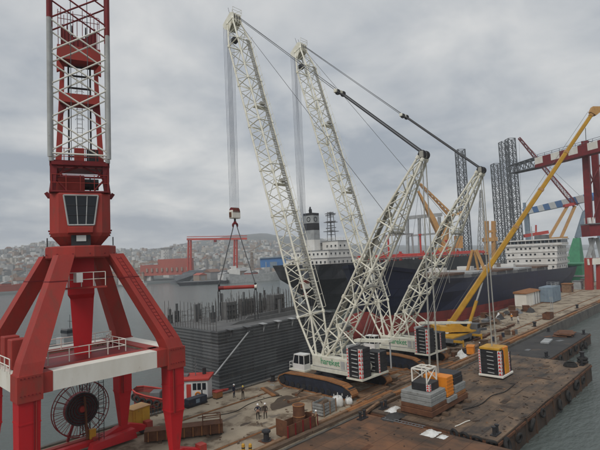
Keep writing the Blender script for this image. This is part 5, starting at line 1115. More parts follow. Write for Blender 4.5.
# pale crate with white bags
o = thing('slatted_bin', 'grey-green slatted bin full of scrap on the kerb by two white bags', 'bin', (40.6, 36.2, 0), .1)
for k in range(4):
    for y in (-.75, .75): b = MB(); b.mm(-1.25, 1.25, y-.03, y+.03, .15+.33*k, .4+.33*k); b.build('slat', 'concrete_block', o)
    for x in (-1.28, 1.28): b = MB(); b.mm(x-.03, x+.03, -.7, .7, .15+.33*k, .4+.33*k); b.build('slat', 'concrete_block', o)
for x in (-1.2, 0, 1.2):
    for y in (-.82, .82): b = MB(); b.mm(x-.06, x+.06, y-.04, y+.04, 0, 1.5); b.build('post', 'timber', o)
b = MB(); b.blob((0, 0, .75), (1.1, .62, .75), 3, .22); b.build('scrap_fill', 'dark_timber', o)
for k, (px, py, s, lab) in enumerate(((338, 406, 1.0, 'larger white bulk bag beside the slatted bin'), (349, 404, .62, 'smaller white sack to the right of the larger white bag'))):
    p = gp(px, py); o = thing('bulk_bag', lab, 'bag', (p.x, p.y, 0), .3*k); b = MB(); b.loft([[V((s*q*.62*math.cos(t)*(1+.12*math.cos(4*t)), s*q*.62*math.sin(t)*(1+.12*math.cos(4*t)), z*s)) for t in [2*math.pi*i/16 for i in range(16)]] for z, q in ((0, .9), (.15, 1.05), (.6, 1.12), (1.0, 1.0), (1.15, .7), (1.12, .3))]); b.build('sack', 'bag_white', o, smooth=True)
    for t in (.8, 2.4, 3.9, 5.5): b = MB(); c = V((s*.5*math.cos(t), s*.5*math.sin(t), s*1.1)); b.poly([c, c+V((.08, 0, .28*s)), c+V((.22, .1, .28*s)), c+V((.3, .1, 0))], .03); b.build('lifting_loop', 'bag_white', o)
# timber mats and bearers under and around the crawlers
def tmat(label, x, y, lx, ly, rz=0, z=0.0, mat=None, group='crane mats round the crawlers'):
    o = thing('crane_mat', label, 'crane mat', (x, y, z), rz, group); n = max(2, round(ly/.42))
    for k in range(n): b = MB(); y0 = -ly/2+k*ly/n; b.mm(-lx/2+rr.uniform(0, .1), lx/2-rr.uniform(0, .1), y0+.015, y0+ly/n-.015, 0, .2+rr.uniform(0, .02)); b.build('plank', mat or rr.choice(['timber', 'timber', 'dark_timber', 'orange_rust']), o)
for cx, nm in ((50, 'nearer'), (67.2, 'farther')):
    for k, y in enumerate((34.3, 36.0)): tmat('timber crane mat lying behind the tracks of the %s crawler crane' % nm, cx-1+k*1.3, y+.5, 6.2, 1.5, .04*k-.05)
    tmat('timber crane mat beside the left track of the %s crawler crane' % nm, cx-6.2, 40.5, 7.5, 1.3, R(88)); 
tmat('long brown timber baulk between crane mats, right of the white bags', 45.6, 34.0, 6.5, .9, .05); tmat('timber baulk pointing at the grey counterweights', 48.5, 33.4, 5.0, .8, .15, .0); tmat('weathered timber mat left of the nearer crawler track', 42.4, 47.5, 4.5, 1.0, R(70), group=None)
tmat('stack of sleepers between the two crawler cranes', 57.5, 35.6, 5.5, 1.6, .0); tmat('timber mat ahead of the hanging black counterweight', 74, 36, 8, 1.2, .02); tmat('timber mat under the yellow crane outrigger', 84, 37.2, 6, 1.3, .0)
# white sheet bundle, orange box and pile between crane 2 and counterweight
p = gp(461, 357); sheet_heap('tarpaulin', 'white tarpaulin bundle on the quay between the two hanging counterweights', 'tarpaulin', (p.x, p.y, .02), (1.4, 1.0, 1.5), 'bag_white', 9)
p = gp(471, 354); o = thing('toolbox', 'orange tool chest beside the white tarpaulin bundle', 'tool chest', (p.x, p.y, 0), .3); b = MB(); b.mm(-1.0, 1.0, -.6, .6, .1, 1.3); tb = b.build('chest', 'orange_paint', o, bevel=.05); b = MB(); b.mm(-1.05, 1.05, -.65, .64, 1.32, 1.45); b.build('lid', 'orange_paint', tb); b = MB(); b.mm(-.9, .9, -.5, .5, 0, .1); b.build('skid', 'black_steel', o)
# drums, I-beams, crates among the scrap below the ship
def ibeam(loc, rz, l, label, group, mat='rust', h=.5):
    o = thing('steel_section', label, 'steel section', loc, rz, group); b = MB(); b.mm(-l/2, l/2, -.22, .22, 0, .05); b.mm(-l/2, l/2, -.22, .22, h-.05, h); b.build('flange', mat, o); b = MB(); b.mm(-l/2, l/2, -.03, .03, .05, h-.05); b.build('web', mat, o)
def drum(loc, mat, label, group):
    o = thing('oil_drum', label, 'drum', loc, 0, group); b = MB(); b.tube((0, 0, 0), (0, 0, .9), .29, n=14); b.build('shell', mat, o); b = MB()
    for z in (.02, .3, .6, .88): b.torus((0, 0, z), .295, .02, n=14, m=5)
    b.build('hoop', mat, o)
def crate(loc, rz, s, mat, label, group):
    o = thing('crate', label, 'crate', loc, rz, group); b = MB(); b.mm(-s*.5+.04, s*.5-.04, -s*.4+.04, s*.4-.04, .02, s*.68); b.build('box', mat, o)
    for z in (.1, .35, .6): 
        b = MB(); b.mm(-s*.5, s*.5, -s*.4, -s*.4+.04, s*z-.07, s*z+.07); b.build('slat', mat, o); b = MB(); b.mm(-s*.5, -s*.5+.04, -s*.39, s*.39, s*z-.07, s*z+.07); b.build('slat', mat, o)
    b = MB(); b.mm(-s*.52, s*.52, -s*.42, s*.42, s*.68, s*.73); b.build('lid', mat, o)
rr = random.Random(77)
for k in range(62):
    x = rr.uniform(95, 140); y = rr.uniform(43.4, 51.5); q = rr.random()
    if q < .4: ibeam((x, y, rr.choice([0, 0, .5])), rr.uniform(-.6, .6), rr.uniform(2.5, 6), 'short rusty steel beam in the scrap heap beside the cargo ship', 'scrap beams beside the ship', rr.choice(['rust', 'mid_grey', 'dark_timber']))
    elif q < .72: crate((x, y, 0), rr.uniform(-.5, .5), rr.uniform(1.2, 2.2), rr.choice(['dark_timber', 'mid_grey', 'rust', 'timber']), 'battered crate in the scrap heap beside the cargo ship', 'crates beside the ship')
    else: sheet_heap('rag_heap', 'crumpled sheet in the scrap heap beside the cargo ship', 'sheet', (x, y, .02), (rr.uniform(.8, 1.8), rr.uniform(.6, 1.2), rr.uniform(.6, 1.8)), rr.choice(['bag_white', 'dark_deck', 'dark_timber', 'mid_grey']), k)['group'] = 'crumpled sheets beside the ship'
for k in range(12):
    p = V((rr.uniform(74, 106), rr.uniform(35.3, 37.2), 0)); 
    if k % 3: drum(p, rr.choice(['dark_blue', 'rust', 'mid_grey']), 'oil drum standing along the rail by the brown barge', 'drums along the rail')
    else: crate(p, rr.uniform(-.3, .3), 1.3, 'dark_timber', 'dark timber crate by the rail beside the brown barge', 'crates along the rail')
for k, x in enumerate((92, 97, 104, 110, 78)): ibeam((x, 39.4+.3*(k % 2), 0), rr.uniform(-.15, .15), 5, 'rusty beam lying along the rail past the yellow crane', 'beams along the rail', 'rust', .4)
def bollard(x, y, label):
    o = thing('bollard', label, 'bollard', (x, y, 0), 0, 'mooring bollards'); b = MB(); b.loft([ngon(0, 0, z, r_, 14) for z, r_ in ((0, .5), (.1, .5), (.14, .3), (.75, .28), (.9, .46), (1.05, .44), (1.12, .25))]); b.build('post', 'black_steel', o)
    b = MB(); b.mm(-.6, .6, -.6, .6, .0, .05); b.build('base_plate', 'rust', o)
bollard(112.6, 35.4, 'black mooring bollard on the barge side, right of the worker in white'); bollard(61, 35.2, 'black mooring bollard between the two crawler cranes'); bollard(31, 34.8+.7, 'black mooring bollard left of the rusty trough'); bollard(150, 35.4, 'black mooring bollard below the site shed'); bollard(46.5, 51.3, 'black mooring bollard at the foot of the hull block')
o = thing('rusty_bin', 'rusty open bin on the barge-side kerb below the site shed', 'bin', (126, 36.3, 0), .05); b = MB(); b.mm(-2, 2, -.8, .8, .1, .18); b.mm(-2, 2, -.84, -.78, .1, 1.5); b.mm(-2, 2, .78, .84, .1, 1.5); b.mm(-2.05, -2, -.84, .84, .1, 1.5); b.mm(2, 2.05, -.84, .84, .1, 1.5); b.build('walls', 'rust', o); b = MB(); b.mm(-1.8, 1.8, -.6, .6, 0, .1); b.build('skid', 'black_steel', o)
for k, x in enumerate((128.5, 130.0)): 
    o = thing('thin_pole', 'thin pale pole standing by the rusty bin on the kerb', 'pole', (x, 36.2, 0), 0, 'poles by the rusty bin'); b = MB(); b.tube((0, 0, 0), (0, 0, 5.2), .07); b.build('pole', 'pale_grey', o); b = MB(); b.mm(-.2, .2, -.2, .2, 0, .06); b.build('base_plate', 'rust', o)
# site shed and blue-grey tank
o = thing('site_shed', 'long beige site shed with rusty roof on the quay below the cargo ship', 'shed', (155.5, 50.0, 0)); b = MB(); b.mm(-7.5, 7.5, -1.7, 1.7, .1, 3.9); sh = b.build('wall', 'cream_paint', o)
b = MB(); b.loft([[V((-7.8, -2.0, 3.92)), V((7.8, -2.0, 3.92)), V((7.8, 2.0, 3.92)), V((-7.8, 2.0, 3.92))], [V((-7.8, -2.0, 4.05)), V((7.8, -2.0, 4.05)), V((7.8, 2.0, 4.5)), V((-7.8, 2.0, 4.5))]]); b.build('roof', 'orange_rust', o)
for k in range(4): b = MB(); x = -.8+k*2.3; b.mm(x-.8, x+.8, -1.76, -1.69, .2, 3.3); b.build('door', 'white_paint', sh); b = MB(); b.mm(x+1.0, x+1.3, -1.8, -1.69, .1, 3.9); b.build('door_post', 'mid_grey', sh)
o = thing('tank_container', 'blue-grey steel tank box on the quay right of the site shed', 'tank', (165.5, 46.6, 0)); b = MB(); b.mm(-4.5, 4.5, -2, 2, .2, 5.0); tk = b.build('tank', 'bluegrey_box', o, bevel=.1)
for k in range(10): b = MB(); x = -4.2+k*.93; b.mm(x-.08, x+.08, -2.1, -2, .3, 4.9); b.build('rib', 'bluegrey_box', tk)
for k in range(4): b = MB(); y = -1.6+k*1.05; b.mm(-4.6, -4.5, y-.08, y+.08, .3, 4.9); b.build('rib', 'bluegrey_box', tk)
railing(tk, [(-4.3, -1.9, 5.0), (4.3, -1.9, 5.0), (4.3, 1.9, 5.0)], mat='pale_grey', r=.05, step=1.5)
b = MB(); b.mm(-4.5, 4.5, -1.6, 1.6, 0, .2); b.build('skid', 'rust', o)
for k, (px, py, dep, mt, lab) in enumerate(((567, 296, 178, 'timber', 'small tan hut beyond the blue-grey tank'), (574, 293, 190, 'pale_grey', 'pale grey hut beyond the tan hut on the quay'), (580, 291, 200, 'house_tan', 'brown hut at the foot of the red gantry crane'))):
    p = pt(px, py, dep); o = thing('hut', lab, 'hut', (p.x, min(p.y, 50), 0)); b = MB(); b.mm(-2.2, 2.2, -1.5, 1.5, 0, 3.2); w_ = b.build('wall', mt, o); b = MB(); b.mm(-2.4, 2.4, -1.8, 1.7, 3.22, 3.45); b.build('roof', 'orange_rust' if k == 0 else 'mid_grey', o); b = MB(); b.mm(-.5, .5, -1.56, -1.49, .1, 2.3); b.build('door', 'window_dark', w_); b = MB(); b.mm(1.0, 1.8, -1.56, -1.49, 1.2, 2.2); b.build('window', 'window_dark', w_)
# lattice pole at the quay edge behind the portal crane and a grey workboat beyond
def truss_mesh(b, P0, P1, w0, w1, n, rc_, rb, nn=4, side=(1, 0, 0)):
    P0 = V(P0); P1 = V(P1); ax = (P1-P0).normalized(); s = V(side); s = (s-ax*s.dot(ax)).normalized(); t = ax.cross(s)
    cs = [s+t, s*-1+t, s*-1-t, s-t] if nn == 4 else [s*1.2, s*-.6+t, s*-.6-t]
    def Q(k, c): f = k/n; return P0.lerp(P1, f)+c*(lerp(w0, w1, f)/2)
    for c in cs: b.tube(Q(0, c), Q(n, c), rc_, n=5)
    for k in range(n):
        for i in range(len(cs)):
            c, d = cs[i], cs[(i+1) % len(cs)]; b.tube(Q(k, c), Q(k+1, d), rb, n=4, cap=False); b.tube(Q(k+1, c), Q(k+1, d), rb, n=4, cap=False)
            if w0 > 3: b.tube(Q(k, d), Q(k+1, c), rb, n=4, cap=False)
    return b
o = thing('lattice_pole', 'black lattice pole with pointed tip at the quay edge behind the cable reel', 'pole', (19.9, 51.9, 0)); b = MB(); truss_mesh(b, (0, 0, .22), (0, 0, 13.0), .75, .75, 16, .05, .035); b.build('lattice', 'black_steel', o); b = MB(); b.loft([ngon(0, 0, 13, .6, 8), ngon(0, 0, 13.3, .55, 8), ngon(0, 0, 14.1, .08, 8)]); b.build('tip', 'black_steel', o); b = MB(); b.mm(-.6, .6, -.6, .6, 0, .22); b.build('base', 'concrete_block', o)
p = gp(70, 352, WZ); wbt = thing('workboat', 'small grey workboat with dark wheelhouse afloat behind the portal crane', 'boat', (p.x, p.y, WZ), R(12)); T = []
for x, hb in ((-8, (.1, .4)), (-6, (1.2, 1.9)), (-2, (2.2, 2.6)), (5, (2.2, 2.6)), (8, (1.8, 2.3))): T.append((x, hb, [-.6, 2.2 if x > -5 else 2.8]))
ship_hull(wbt, T, 2, ['pale_grey'], 'mid_grey', ['hull'])
b = MB(); b.mm(-2.5, 2.5, -1.6, 1.6, 1.3, 3.8); b.build('deckhouse', 'pale_grey', wbt, bevel=.05); b = MB(); b.mm(-1.5, 1.2, -1.3, 1.3, 3.8, 5.8); wq = b.build('wheelhouse', 'mid_grey', wbt, bevel=.05); b = MB(); b.mm(-1.55, 1.25, -1.34, 1.34, 4.7, 5.4); b.build('window_band', 'window_dark', wq)
b = MB(); b.tube((0, 0, 5.8), (0, 0, 9), .08, .05); b.beam((0, -.9, 7.4), (0, .9, 7.4), .1, .1); b.build('mast', 'black_steel', wbt); railing(wbt, [(2.5, -2.3, 2.2), (7.5, -2.1, 2.2)], mat='white_paint', r=.04)

# hoses and cables lying about, and small litter nobody could count
def hose(label, pts, r_, mat, group=None):
    P = [V(p) for p in pts]; out_ = []
    for i in range(len(P)-1):
        p0, p1, p2, p3 = P[max(0, i-1)], P[i], P[i+1], P[min(len(P)-1, i+2)]
        for k in range(6):
            t = k/6; out_.append(.5*((2*p1)+(p2-p0)*t+(2*p0-5*p1+4*p2-p3)*t*t+(3*p1-p0-3*p2+p3)*t**3))
    b = MB(); b.poly(out_+[P[-1]], r_, 6); return tag(b.build('hose', mat, smooth=True), label, 'hose', group)
g_ = lambda x, y, z=0: gp(x, y, z)+V((0, 0, .05))
hose('black hose snaking across the brown barge towards the hanging counterweight', [g_(463, 410), g_(480, 405), g_(492, 396), g_(505, 392), g_(515, 384)], .05, 'rubber')
hose('black cable running from the generator across the quay', [g_(215, 416), g_(235, 412), g_(250, 404), g_(268, 398), g_(282, 396)], .04, 'rubber')
hose('dark rope lying along the kerb by the rusty trough', [g_(262, 447), g_(285, 440), g_(300, 436), g_(322, 428), g_(350, 412)], .05, 'rubber')
hose('brown rope trailing over the outer edge of the brown barge', [g_(520, 420), g_(530, 416), g_(545, 402), g_(560, 392)], .04, 'dark_timber')
hose('pale rope lying on the brown barge before the grey counterweights', [g_(455, 427), g_(460, 425), g_(466, 422), g_(470, 421)], .05, 'cream_paint')
def litter(name, x0, x1, y0, y1, z, n, mat, seed, smax=.5):
    q = random.Random(seed); b = MB()
    for k in range(n):
        x, y = q.uniform(x0, x1), q.uniform(y0, y1); l = q.uniform(.08, smax)*(1 if q.random() < .85 else 3); b.box((x, y, z+.03), (l, q.uniform(.06, .2), q.uniform(.04, .12)), q.uniform(0, 3.1))
    return tag(b.build(name, mat), kind='stuff')
litter('quay_litter', 27, 140, 33.8, 52, .0, 260, 'dark_timber', 1, .35); litter('quay_litter', 40, 110, 33.8, 44, .0, 180, 'timber', 2, .6); litter('quay_litter', 40, 150, 38, 51, .0, 150, 'pale_grey', 3, .3)
litter('barge_litter', 14, 43, 13, 32.2, -.05, 60, 'barge_side', 4, .3); litter('barge_litter', 45, 82, 17.8, 32.2, -.05, 160, 'barge_side', 5, .3); litter('barge_litter', 45, 82, 17.8, 32.2, -.05, 50, 'timber', 6, .25)
rr = random.Random(123)
for k, (px, py, l, rz) in enumerate(((305, 399, 5, .1), (330, 401, 4, -.2), (362, 402, 5, .5), (378, 396, 6, .45), (395, 388, 5, .4), (410, 378, 5, .3), (372, 409, 4, .55), (392, 401, 4, .35), (400, 372, 5, .2), (440, 366, 6, .1), (452, 360, 5, .2), (300, 393, 3, .8))):
    p = gp(px, py); o = thing('timber_baulk', 'loose timber baulk lying on the quay round the crawler cranes', 'timber', (p.x, p.y, .0), rz-.35, 'loose baulks round the cranes'); b = MB(); b.mm(-l/2, l/2, -.17, .17, .0, .3); b.build('baulk', rr.choice(['timber', 'dark_timber', 'orange_rust']), o, bevel=.02); b = MB(); b.mm(-l/2-.01, -l/2+.12, -.18, .18, -.0, .31); b.build('end_band', 'rust', o)
for k in range(16):
    p = V((rr.uniform(53, 82), rr.uniform(36, 50), 0)); k_ = k % 3
    if k_ == 0: crate(p, rr.uniform(-.5, .5), rr.uniform(.9, 1.6), rr.choice(['dark_timber', 'timber', 'mid_grey']), 'small crate standing among the crawler cranes', 'crates among the cranes')
    elif k_ == 1: drum(p, rr.choice(['rust', 'dark_blue']), 'oil drum standing among the crawler cranes', 'drums among the cranes')
    else: ibeam(p, rr.uniform(-1, 1), rr.uniform(2, 4), 'rusty beam offcut lying among the crawler cranes', 'beam offcuts among the cranes', 'rust', .35)

for k, (px, lab) in enumerate(((243.5, 'left of two small yellow barrier posts at the bottom edge of the quay'), (250.5, 'right of two small yellow barrier posts at the bottom edge of the quay'))):
    p = gp(px, 455); o = thing('barrier_post', lab, 'post', (p.x, p.y, 0), 0, 'yellow barrier posts'); b = MB(); b.tube((0, 0, .06), (0, 0, .95), .16, n=12); b.tube((0, 0, .95), (0, 0, 1.05), .16, .06, n=12); b.build('post', 'yellow_paint', o); b = MB(); b.mm(-.3, .3, -.3, .3, 0, .06); b.build('base', 'black_steel', o); b = MB(); b.tube((0, 0, .6), (0, 0, .72), .165, n=12); b.build('band', 'black_steel', o)
# ================================================================== cranes and ships in the background
def vertical_base(x, y, dep, z=0.0): p = pt(x, y, dep); return V((p.x, p.y, z))
# jack-up rigs: tall lattice legs behind the ships
def rig(label, legs, dep, wleg, hull):
    a = [pt(x, y, dep+dd) for x, y, dd in legs]; c = sum((V((q.x, q.y, 0)) for q in a), V())/len(a); o = thing('jackup_rig', label, 'rig', (c.x, c.y, WZ), 0, 'jack-up rigs behind the ships')
    b = MB(); 
    for q in a:
        b = MB(); truss_mesh(b, (q.x-c.x, q.y-c.y, 0), (q.x-c.x, q.y-c.y, q.z-WZ), wleg, wleg, int((q.z-WZ)/5.2), .42, .2, 4, (.7, -.7, 0)); b.build('lattice_leg', 'leg_grey', o)
    b = MB(); b.mm(-hull, hull, -hull*.7, hull*.7, 1, 7); b.build('hull', 'mid_grey', o); b = MB(); b.mm(-hull*.4, hull*.4, -hull*.3, hull*.3, 7, 12); b.build('deckhouse', 'ship_white', o)
rig('jack-up rig with a single visible tall grey lattice leg right of the nearer derrick mast', [(460, 150, 0)], 330, 5.2, 16)
rig('jack-up rig with three tall grey lattice legs close together', [(495.5, 164, 10), (503, 142, 40), (510, 139, 0)], 330, 5.0, 16)
# ochre slewing crane between the ships
p = vertical_base(446, 262, 262); oc = thing('ochre_crane', 'ochre yard crane with folded boom standing behind the dark hulled ship', 'crane', (p.x, p.y, 0))
def loc_(x, y, dep, o): return pt(x, y, dep)-o.location
dep = 262
b = MB(); b.beam(loc_(444, 262, dep, oc)*1.0, loc_(447, 216, dep, oc), 3.4, 3.4, 2.0, 2.0); b.build('tower', 'ochre_paint', oc)
b = MB(); b.mm(-4, 4, -4, 4, 0, 20); b.build('portal', 'ochre_paint', oc)
b = MB(); b.beam(loc_(447, 252, dep, oc), loc_(433, 220, dep, oc), 1.8, 2.2, 2.8, 2.8); b.beam(loc_(433, 220, dep, oc), loc_(418, 191, dep, oc), 2.8, 2.8, 1.0, 1.0); b.build('boom', 'ochre_paint', oc)
b = MB(); truss_mesh(b, loc_(453, 217, dep, oc), loc_(420, 184, dep, oc), 1.8, .9, 10, .28, .14); b.build('jib_tie', 'ochre_paint', oc)
b = MB(); b.beam(loc_(446, 218, dep, oc), loc_(462, 212, dep, oc), 1.4, 1.4); b.beam(loc_(440, 206, dep, oc), loc_(452, 220, dep, oc), .8, .8); b.beam(loc_(455, 242, dep, oc), loc_(462, 242, dep, oc), 3.0, 7.0); b.build('counter_arm', 'ochre_paint', oc)
for x in (412, 425, 432): bar('hoist_line', loc_(419, 188, dep, oc), loc_(x, 245, dep, oc), .09, 'rope', oc)
# pale frame and dark orange A-frame near it
p = vertical_base(424, 262, 300); o = thing('gantry_frame', 'pale steel gantry frame seen above the red deck pipework', 'gantry', (p.x, p.y, 0)); b = MB()
for x in (408, 420, 440): b.beam(loc_(x, 262, 300, o), loc_(x-.8, 217, 300, o), 1.6, 1.6)
b.beam(loc_(406, 218, 300, o), loc_(442, 214.5, 300, o), 1.8, 2.2); b.beam(loc_(408, 236, 300, o), loc_(442, 233, 300, o), 1.2, 1.2); b.build('frame', 'pale_grey', o)
o = thing('stern_frame', 'orange-brown steel A-frame standing on the deck of the cargo ship', 'frame', (150, 64, 8.9)); b = MB()
for y in (-4, 4): b.beam((0, y, -.9), (0, y*.15, 9.0), .8, .8)
b.beam((0, -3.2, 1.2), (0, 3.2, 1.2), .6, .6); b.beam((2.8, 0, -.9), (0, 0, 8.6), .6, .6); b.build('frame', 'ochre_paint', o); b = MB(); b.mm(-1.5, 3.5, -4.8, 4.8, -1.25, -.9); b.build('base', 'rust', o)
# tan posts right of the second derrick mast
p = vertical_base(490, 258, 290); o = thing('loading_tower', 'tan loading tower beside the three lattice legs', 'tower', (p.x, p.y, 0)); b = MB()
for x in (487, 494): b.beam(loc_(x, 262, 290, o), loc_(x-.5, 221, 290, o), 2.2, 2.2)
b.beam(loc_(483, 240, 290, o), loc_(497, 239, 290, o), 2.5, 2.5); b.beam(loc_(485, 232, 290, o), loc_(496, 231, 290, o), 1.5, 1.5); b.build('frame', 'ochre_paint', o); b = MB(); b.mm(-6, 6, -4, 4, 0, 9); b.build('base', 'house_tan', o)
o = thing('pale_derrick', 'pale grey pyramid derrick behind the farther crane mast', 'derrick', vertical_base(482, 260, 300)); b = MB(); truss_mesh(b, (0, 0, 0), loc_(481, 190, 300, o), 6.5, 1.2, 9, .22, .13); b.build('lattice', 'pale_grey', o)
# red gantry crane at the quay end
rg = thing('red_gantry_crane', 'tall dark red gantry crane with red and white boom at the far quay end', 'crane', (212, 44, 0))
ga = lambda x, y, d: pt(x, y, d)-rg.location
D = 184.0
for x0, x1, d in ((586.5, 583.5+1.5, D), (596.5, 593.5+1, D+5)):
    b = MB(); b.beam(ga(x0+3.5, 232, d), ga(x1, 141 if d == D else 150, d), 2.3, 2.3); b.build('tower_post', 'dark_red', rg)
for x in (589.5, 601): b = MB(); b.beam(ga(x, 291, D), ga(x-.8, 258, D), 2.6, 2.6); b.build('portal_leg', 'red_paint', rg)
b = MB(); b.beam(ga(586, 262, D), ga(612, 260, D), 2.6, 2.4); b.build('portal_beam', 'cream_paint', rg)
for x0, x1 in ((587, 594), (594.5, 590), (602, 597)): b = MB(); b.beam(ga(x0, 260, D), ga(x1, 238, D), 1.2, 1.2); b.build('raking_leg', 'pale_grey', rg)
b = MB(); b.beam(ga(585.5, 231, D), ga(612, 229, D), 5.5, 4.6); b.build('machinery_house', 'dark_red', rg); b = MB(); b.beam(ga(585, 224.5, D), ga(612, 223, D), 6.5, .4); b.build('machinery_roof', 'mid_grey', rg); b = MB(); b.beam(ga(586.5, 221, D), ga(592, 220.5, D), 3, 2.4); b.build('operator_cab', 'ship_white', rg)
for (x0, y0, x1, y1) in ((590, 232, 602, 190), (588, 190, 600, 165), (587, 165, 600, 200)): bar('tower_brace', ga(x0, y0, D+2), ga(x1, y1, D+4), .25, 'dark_red', rg)
def at_z(x, y, z): v = ray(x, y); return CO+v*((z-CAM_H)/v.z)
Zb_ = pt(588, 150, D).z; n0 = at_z(612, 141.5, Zb_)-rg.location; n1 = at_z(538, 161.5, Zb_)-rg.location; n2 = at_z(512, 168.5, Zb_)-rg.location
nseg = 8
for k in range(nseg):
    a = n0.lerp(n1, k/nseg); c = n0.lerp(n1, (k+1)/nseg); b = MB(); b.beam(a, c, 3.6, 2.9); b.build('boom_segment', 'dark_red' if k % 2 == 0 else 'cream_paint', rg)
b = MB(); b.beam(n0-V((0, 0, 2.2)), n1-V((0, 0, 2.2)), 3.9, 1.4); b.build('boom_bottom_chord', 'dark_red', rg)
b = MB(); truss_mesh(b, n1-V((0, 0, .6)), n2-V((0, 0, .6)), 4.4, 3.6, 5, .28, .16, 4, (0, 0, 1)); b.build('boom_tip', 'leg_grey', rg)
railing(rg, [n0+V((0, 0, 1.5)), n1+V((0, 0, 1.5))], mat='leg_grey', r=.08, step=4, h=1.6)
bar('mast_spike', ga(586, 141, D), ga(585.4, 128, D), .15, 'mid_grey', rg)
for (x0, y0, x1, y1) in ((588, 141, 560, 155), (588, 141, 606, 145)): bar('boom_stay', ga(x0, y0, D), at_z(x1, y1, Zb_+1)-rg.location, .14, 'leg_grey', rg)
# blue and white striped gantry further off
bgq = thing('blue_gantry', 'far gantry with blue and white striped girder behind the white ship bridge', 'gantry', vertical_base(526, 258, 440)); zz = pt(590, 197, 330).z
m0 = at_z(596, 196, zz)-bgq.location; m1 = at_z(525, 212, zz)-bgq.location; xd = (m1-m0).normalized()
for k in range(11):
    a = m0.lerp(m1, k/11); c = m0.lerp(m1, (k+1)/11); sl = xd*1.8; b = MB(); w_ = xd.cross(V((0, 0, 1))).normalized()*2.0; z_ = V((0, 0, 2.7))
    b.add([a-z_-sl-w_, a-z_-sl+w_, a+z_+sl+w_, a+z_+sl-w_, c-z_-sl-w_, c-z_-sl+w_, c+z_+sl+w_, c+z_+sl-w_], [(0, 1, 2, 3), (7, 6, 5, 4), (0, 4, 5, 1), (1, 5, 6, 2), (2, 6, 7, 3), (3, 7, 4, 0)]); b.build('girder_segment', 'blue_paint' if k % 2 == 0 else 'white_paint', bgq)
for dx in (0, 4.5): q = m1+xd*(-dx*1.2); b = MB(); b.beam(V((q.x, q.y, 0)), V((q.x, q.y, q.z+(9 if dx == 0 else 2))), 2.2, 2.2); b.build('leg', 'bluegrey_box', bgq)
q = m0; b = MB(); b.beam(V((q.x, q.y, 0)), q, 2.4, 2.4); b.build('leg', 'bluegrey_box', bgq)
# luffing yard crane
lc = thing('luffing_crane', 'luffing yard crane with thin lattice jib and tan legs behind the ship bridge', 'crane', vertical_base(562, 258, 350)); la = lambda x, y: pt(x, y, 350)-lc.location
b = MB(); truss_mesh(b, la(576, 206), la(519, 138), 3.2, 1.5, 16, .28, .16); b.build('jib', 'dark_red', lc)
for x0, y0, x1, y1 in ((575, 206, 560, 240), (568, 205, 549, 238)): b = MB(); b.beam(la(x0, y0), la(x1, y1), 1.8, 1.8); b.build('raking_leg', 'ochre_paint', lc)
b = MB(); b.beam(la(564, 206), la(578, 203), 3, 2.2); b.build('slewing_platform', 'deck_red', lc); b = MB(); b.beam(la(548, 239), la(566, 238), 5, 2.2); b.build('base_beam', 'ochre_paint', lc); b = MB(); b.beam(la(557, 240), la(557, 262), 5, 5); b.build('base_tower', 'house_tan', lc)
bar('stay', la(578, 203), la(596, 232), .15, 'rope', lc); bar('stay', la(519, 138), la(580, 196), .1, 'rope', lc); bar('hoist_line', la(519, 138), la(521, 200), .07, 'rope', lc)
b = MB(); b.beam(la(524, 236), la(548, 232), 2.2, 2.4); b.beam(la(536, 240), la(536, 225), 1.0, 1.0); b.build('platform', 'deck_red', lc)
# green slewing crane behind the stern
gc = thing('green_crane', 'green crane pedestal with blue tower behind the cargo ship stern', 'crane', vertical_base(574, 282, 262)); gz = lambda x, y: pt(x, y, 262)-gc.location
b = MB(); b.loft([[V((x, y, -1)) for x, y in ((-7, -5), (7, -5), (7, 5), (-7, 5))], [gz(577, 238)+V((x, y, 0)) for x, y in ((-1.6, -1.6), (1.6, -1.6), (1.6, 1.6), (-1.6, 1.6))]]); b.build('pedestal', 'crane_green', gc)
b = MB(); b.beam(gz(577, 238), gz(585, 212), 2.2, 2.2); b.beam(gz(585, 212), gz(590, 206), 1.6, 1.6); b.beam(gz(577, 236), gz(596, 232), 2.0, 2.0); b.build('tower', 'bluegrey_box', gc); b = MB(); b.tube(gz(582, 231), gz(585, 231), 2.0, n=12); b.build('slewing_drum', 'dark_red', gc)
o = thing('green_shed', 'low green shed with pale band at the far quay behind the huts', 'shed', V((228, 62, 0))); b = MB(); b.mm(-12, 12, -5, 5, -4, 8.5); b.build('wall', 'crane_green', o); b = MB(); b.mm(-12.2, 12.2, -5.2, 5.2, 2.6, 3.4); b.build('band', 'pale_grey', o); b = MB(); b.mm(-12.4, 12.4, -5.4, 5.4, 8.5, 9); b.build('roof', 'crane_green', o)
o['label'] = 'low green shed with pale band beyond the cargo ship stern'; o.location = (268, 62, 0)
# ================================================================== far shore
def far(name, label, cat, x, y, dep, group=None): p = pt(x, y, dep); o = thing(name, label, cat, (p.x, p.y, 0), 0, group); return o, (lambda x_, y_, d_=dep: pt(x_, y_, d_)-o.location)
o, q = far('goliath_gantry', 'tall thin red goliath gantry crane on the far shore', 'gantry', 212, 268, 500)
for x, y1 in ((189.5, 238.5), (235.5, 239.5)):
    for dx in (-1.6, 1.6): b = MB(); b.beam(q(x+dx, 277), q(x+dx*.7+.2, y1), 1.5, 1.5); b.build('leg', 'gantry_red', o)
    for k in range(4): yy = y1+6+k*8; bar('leg_brace', q(x-1.5, yy), q(x+1.5, yy+4), .45, 'gantry_red', o)
b = MB(); b.beam(q(187, 239.3), q(247, 238.6), 3, 2.2); b.build('girder', 'gantry_red', o); b = MB(); b.beam(q(187, 236.8), q(247, 235.8), 2, .7); b.build('walkway', 'gantry_red', o); b = MB(); b.beam(q(214, 241), q(216.5, 241), 4, 2.6); b.build('trolley', 'dark_red', o)
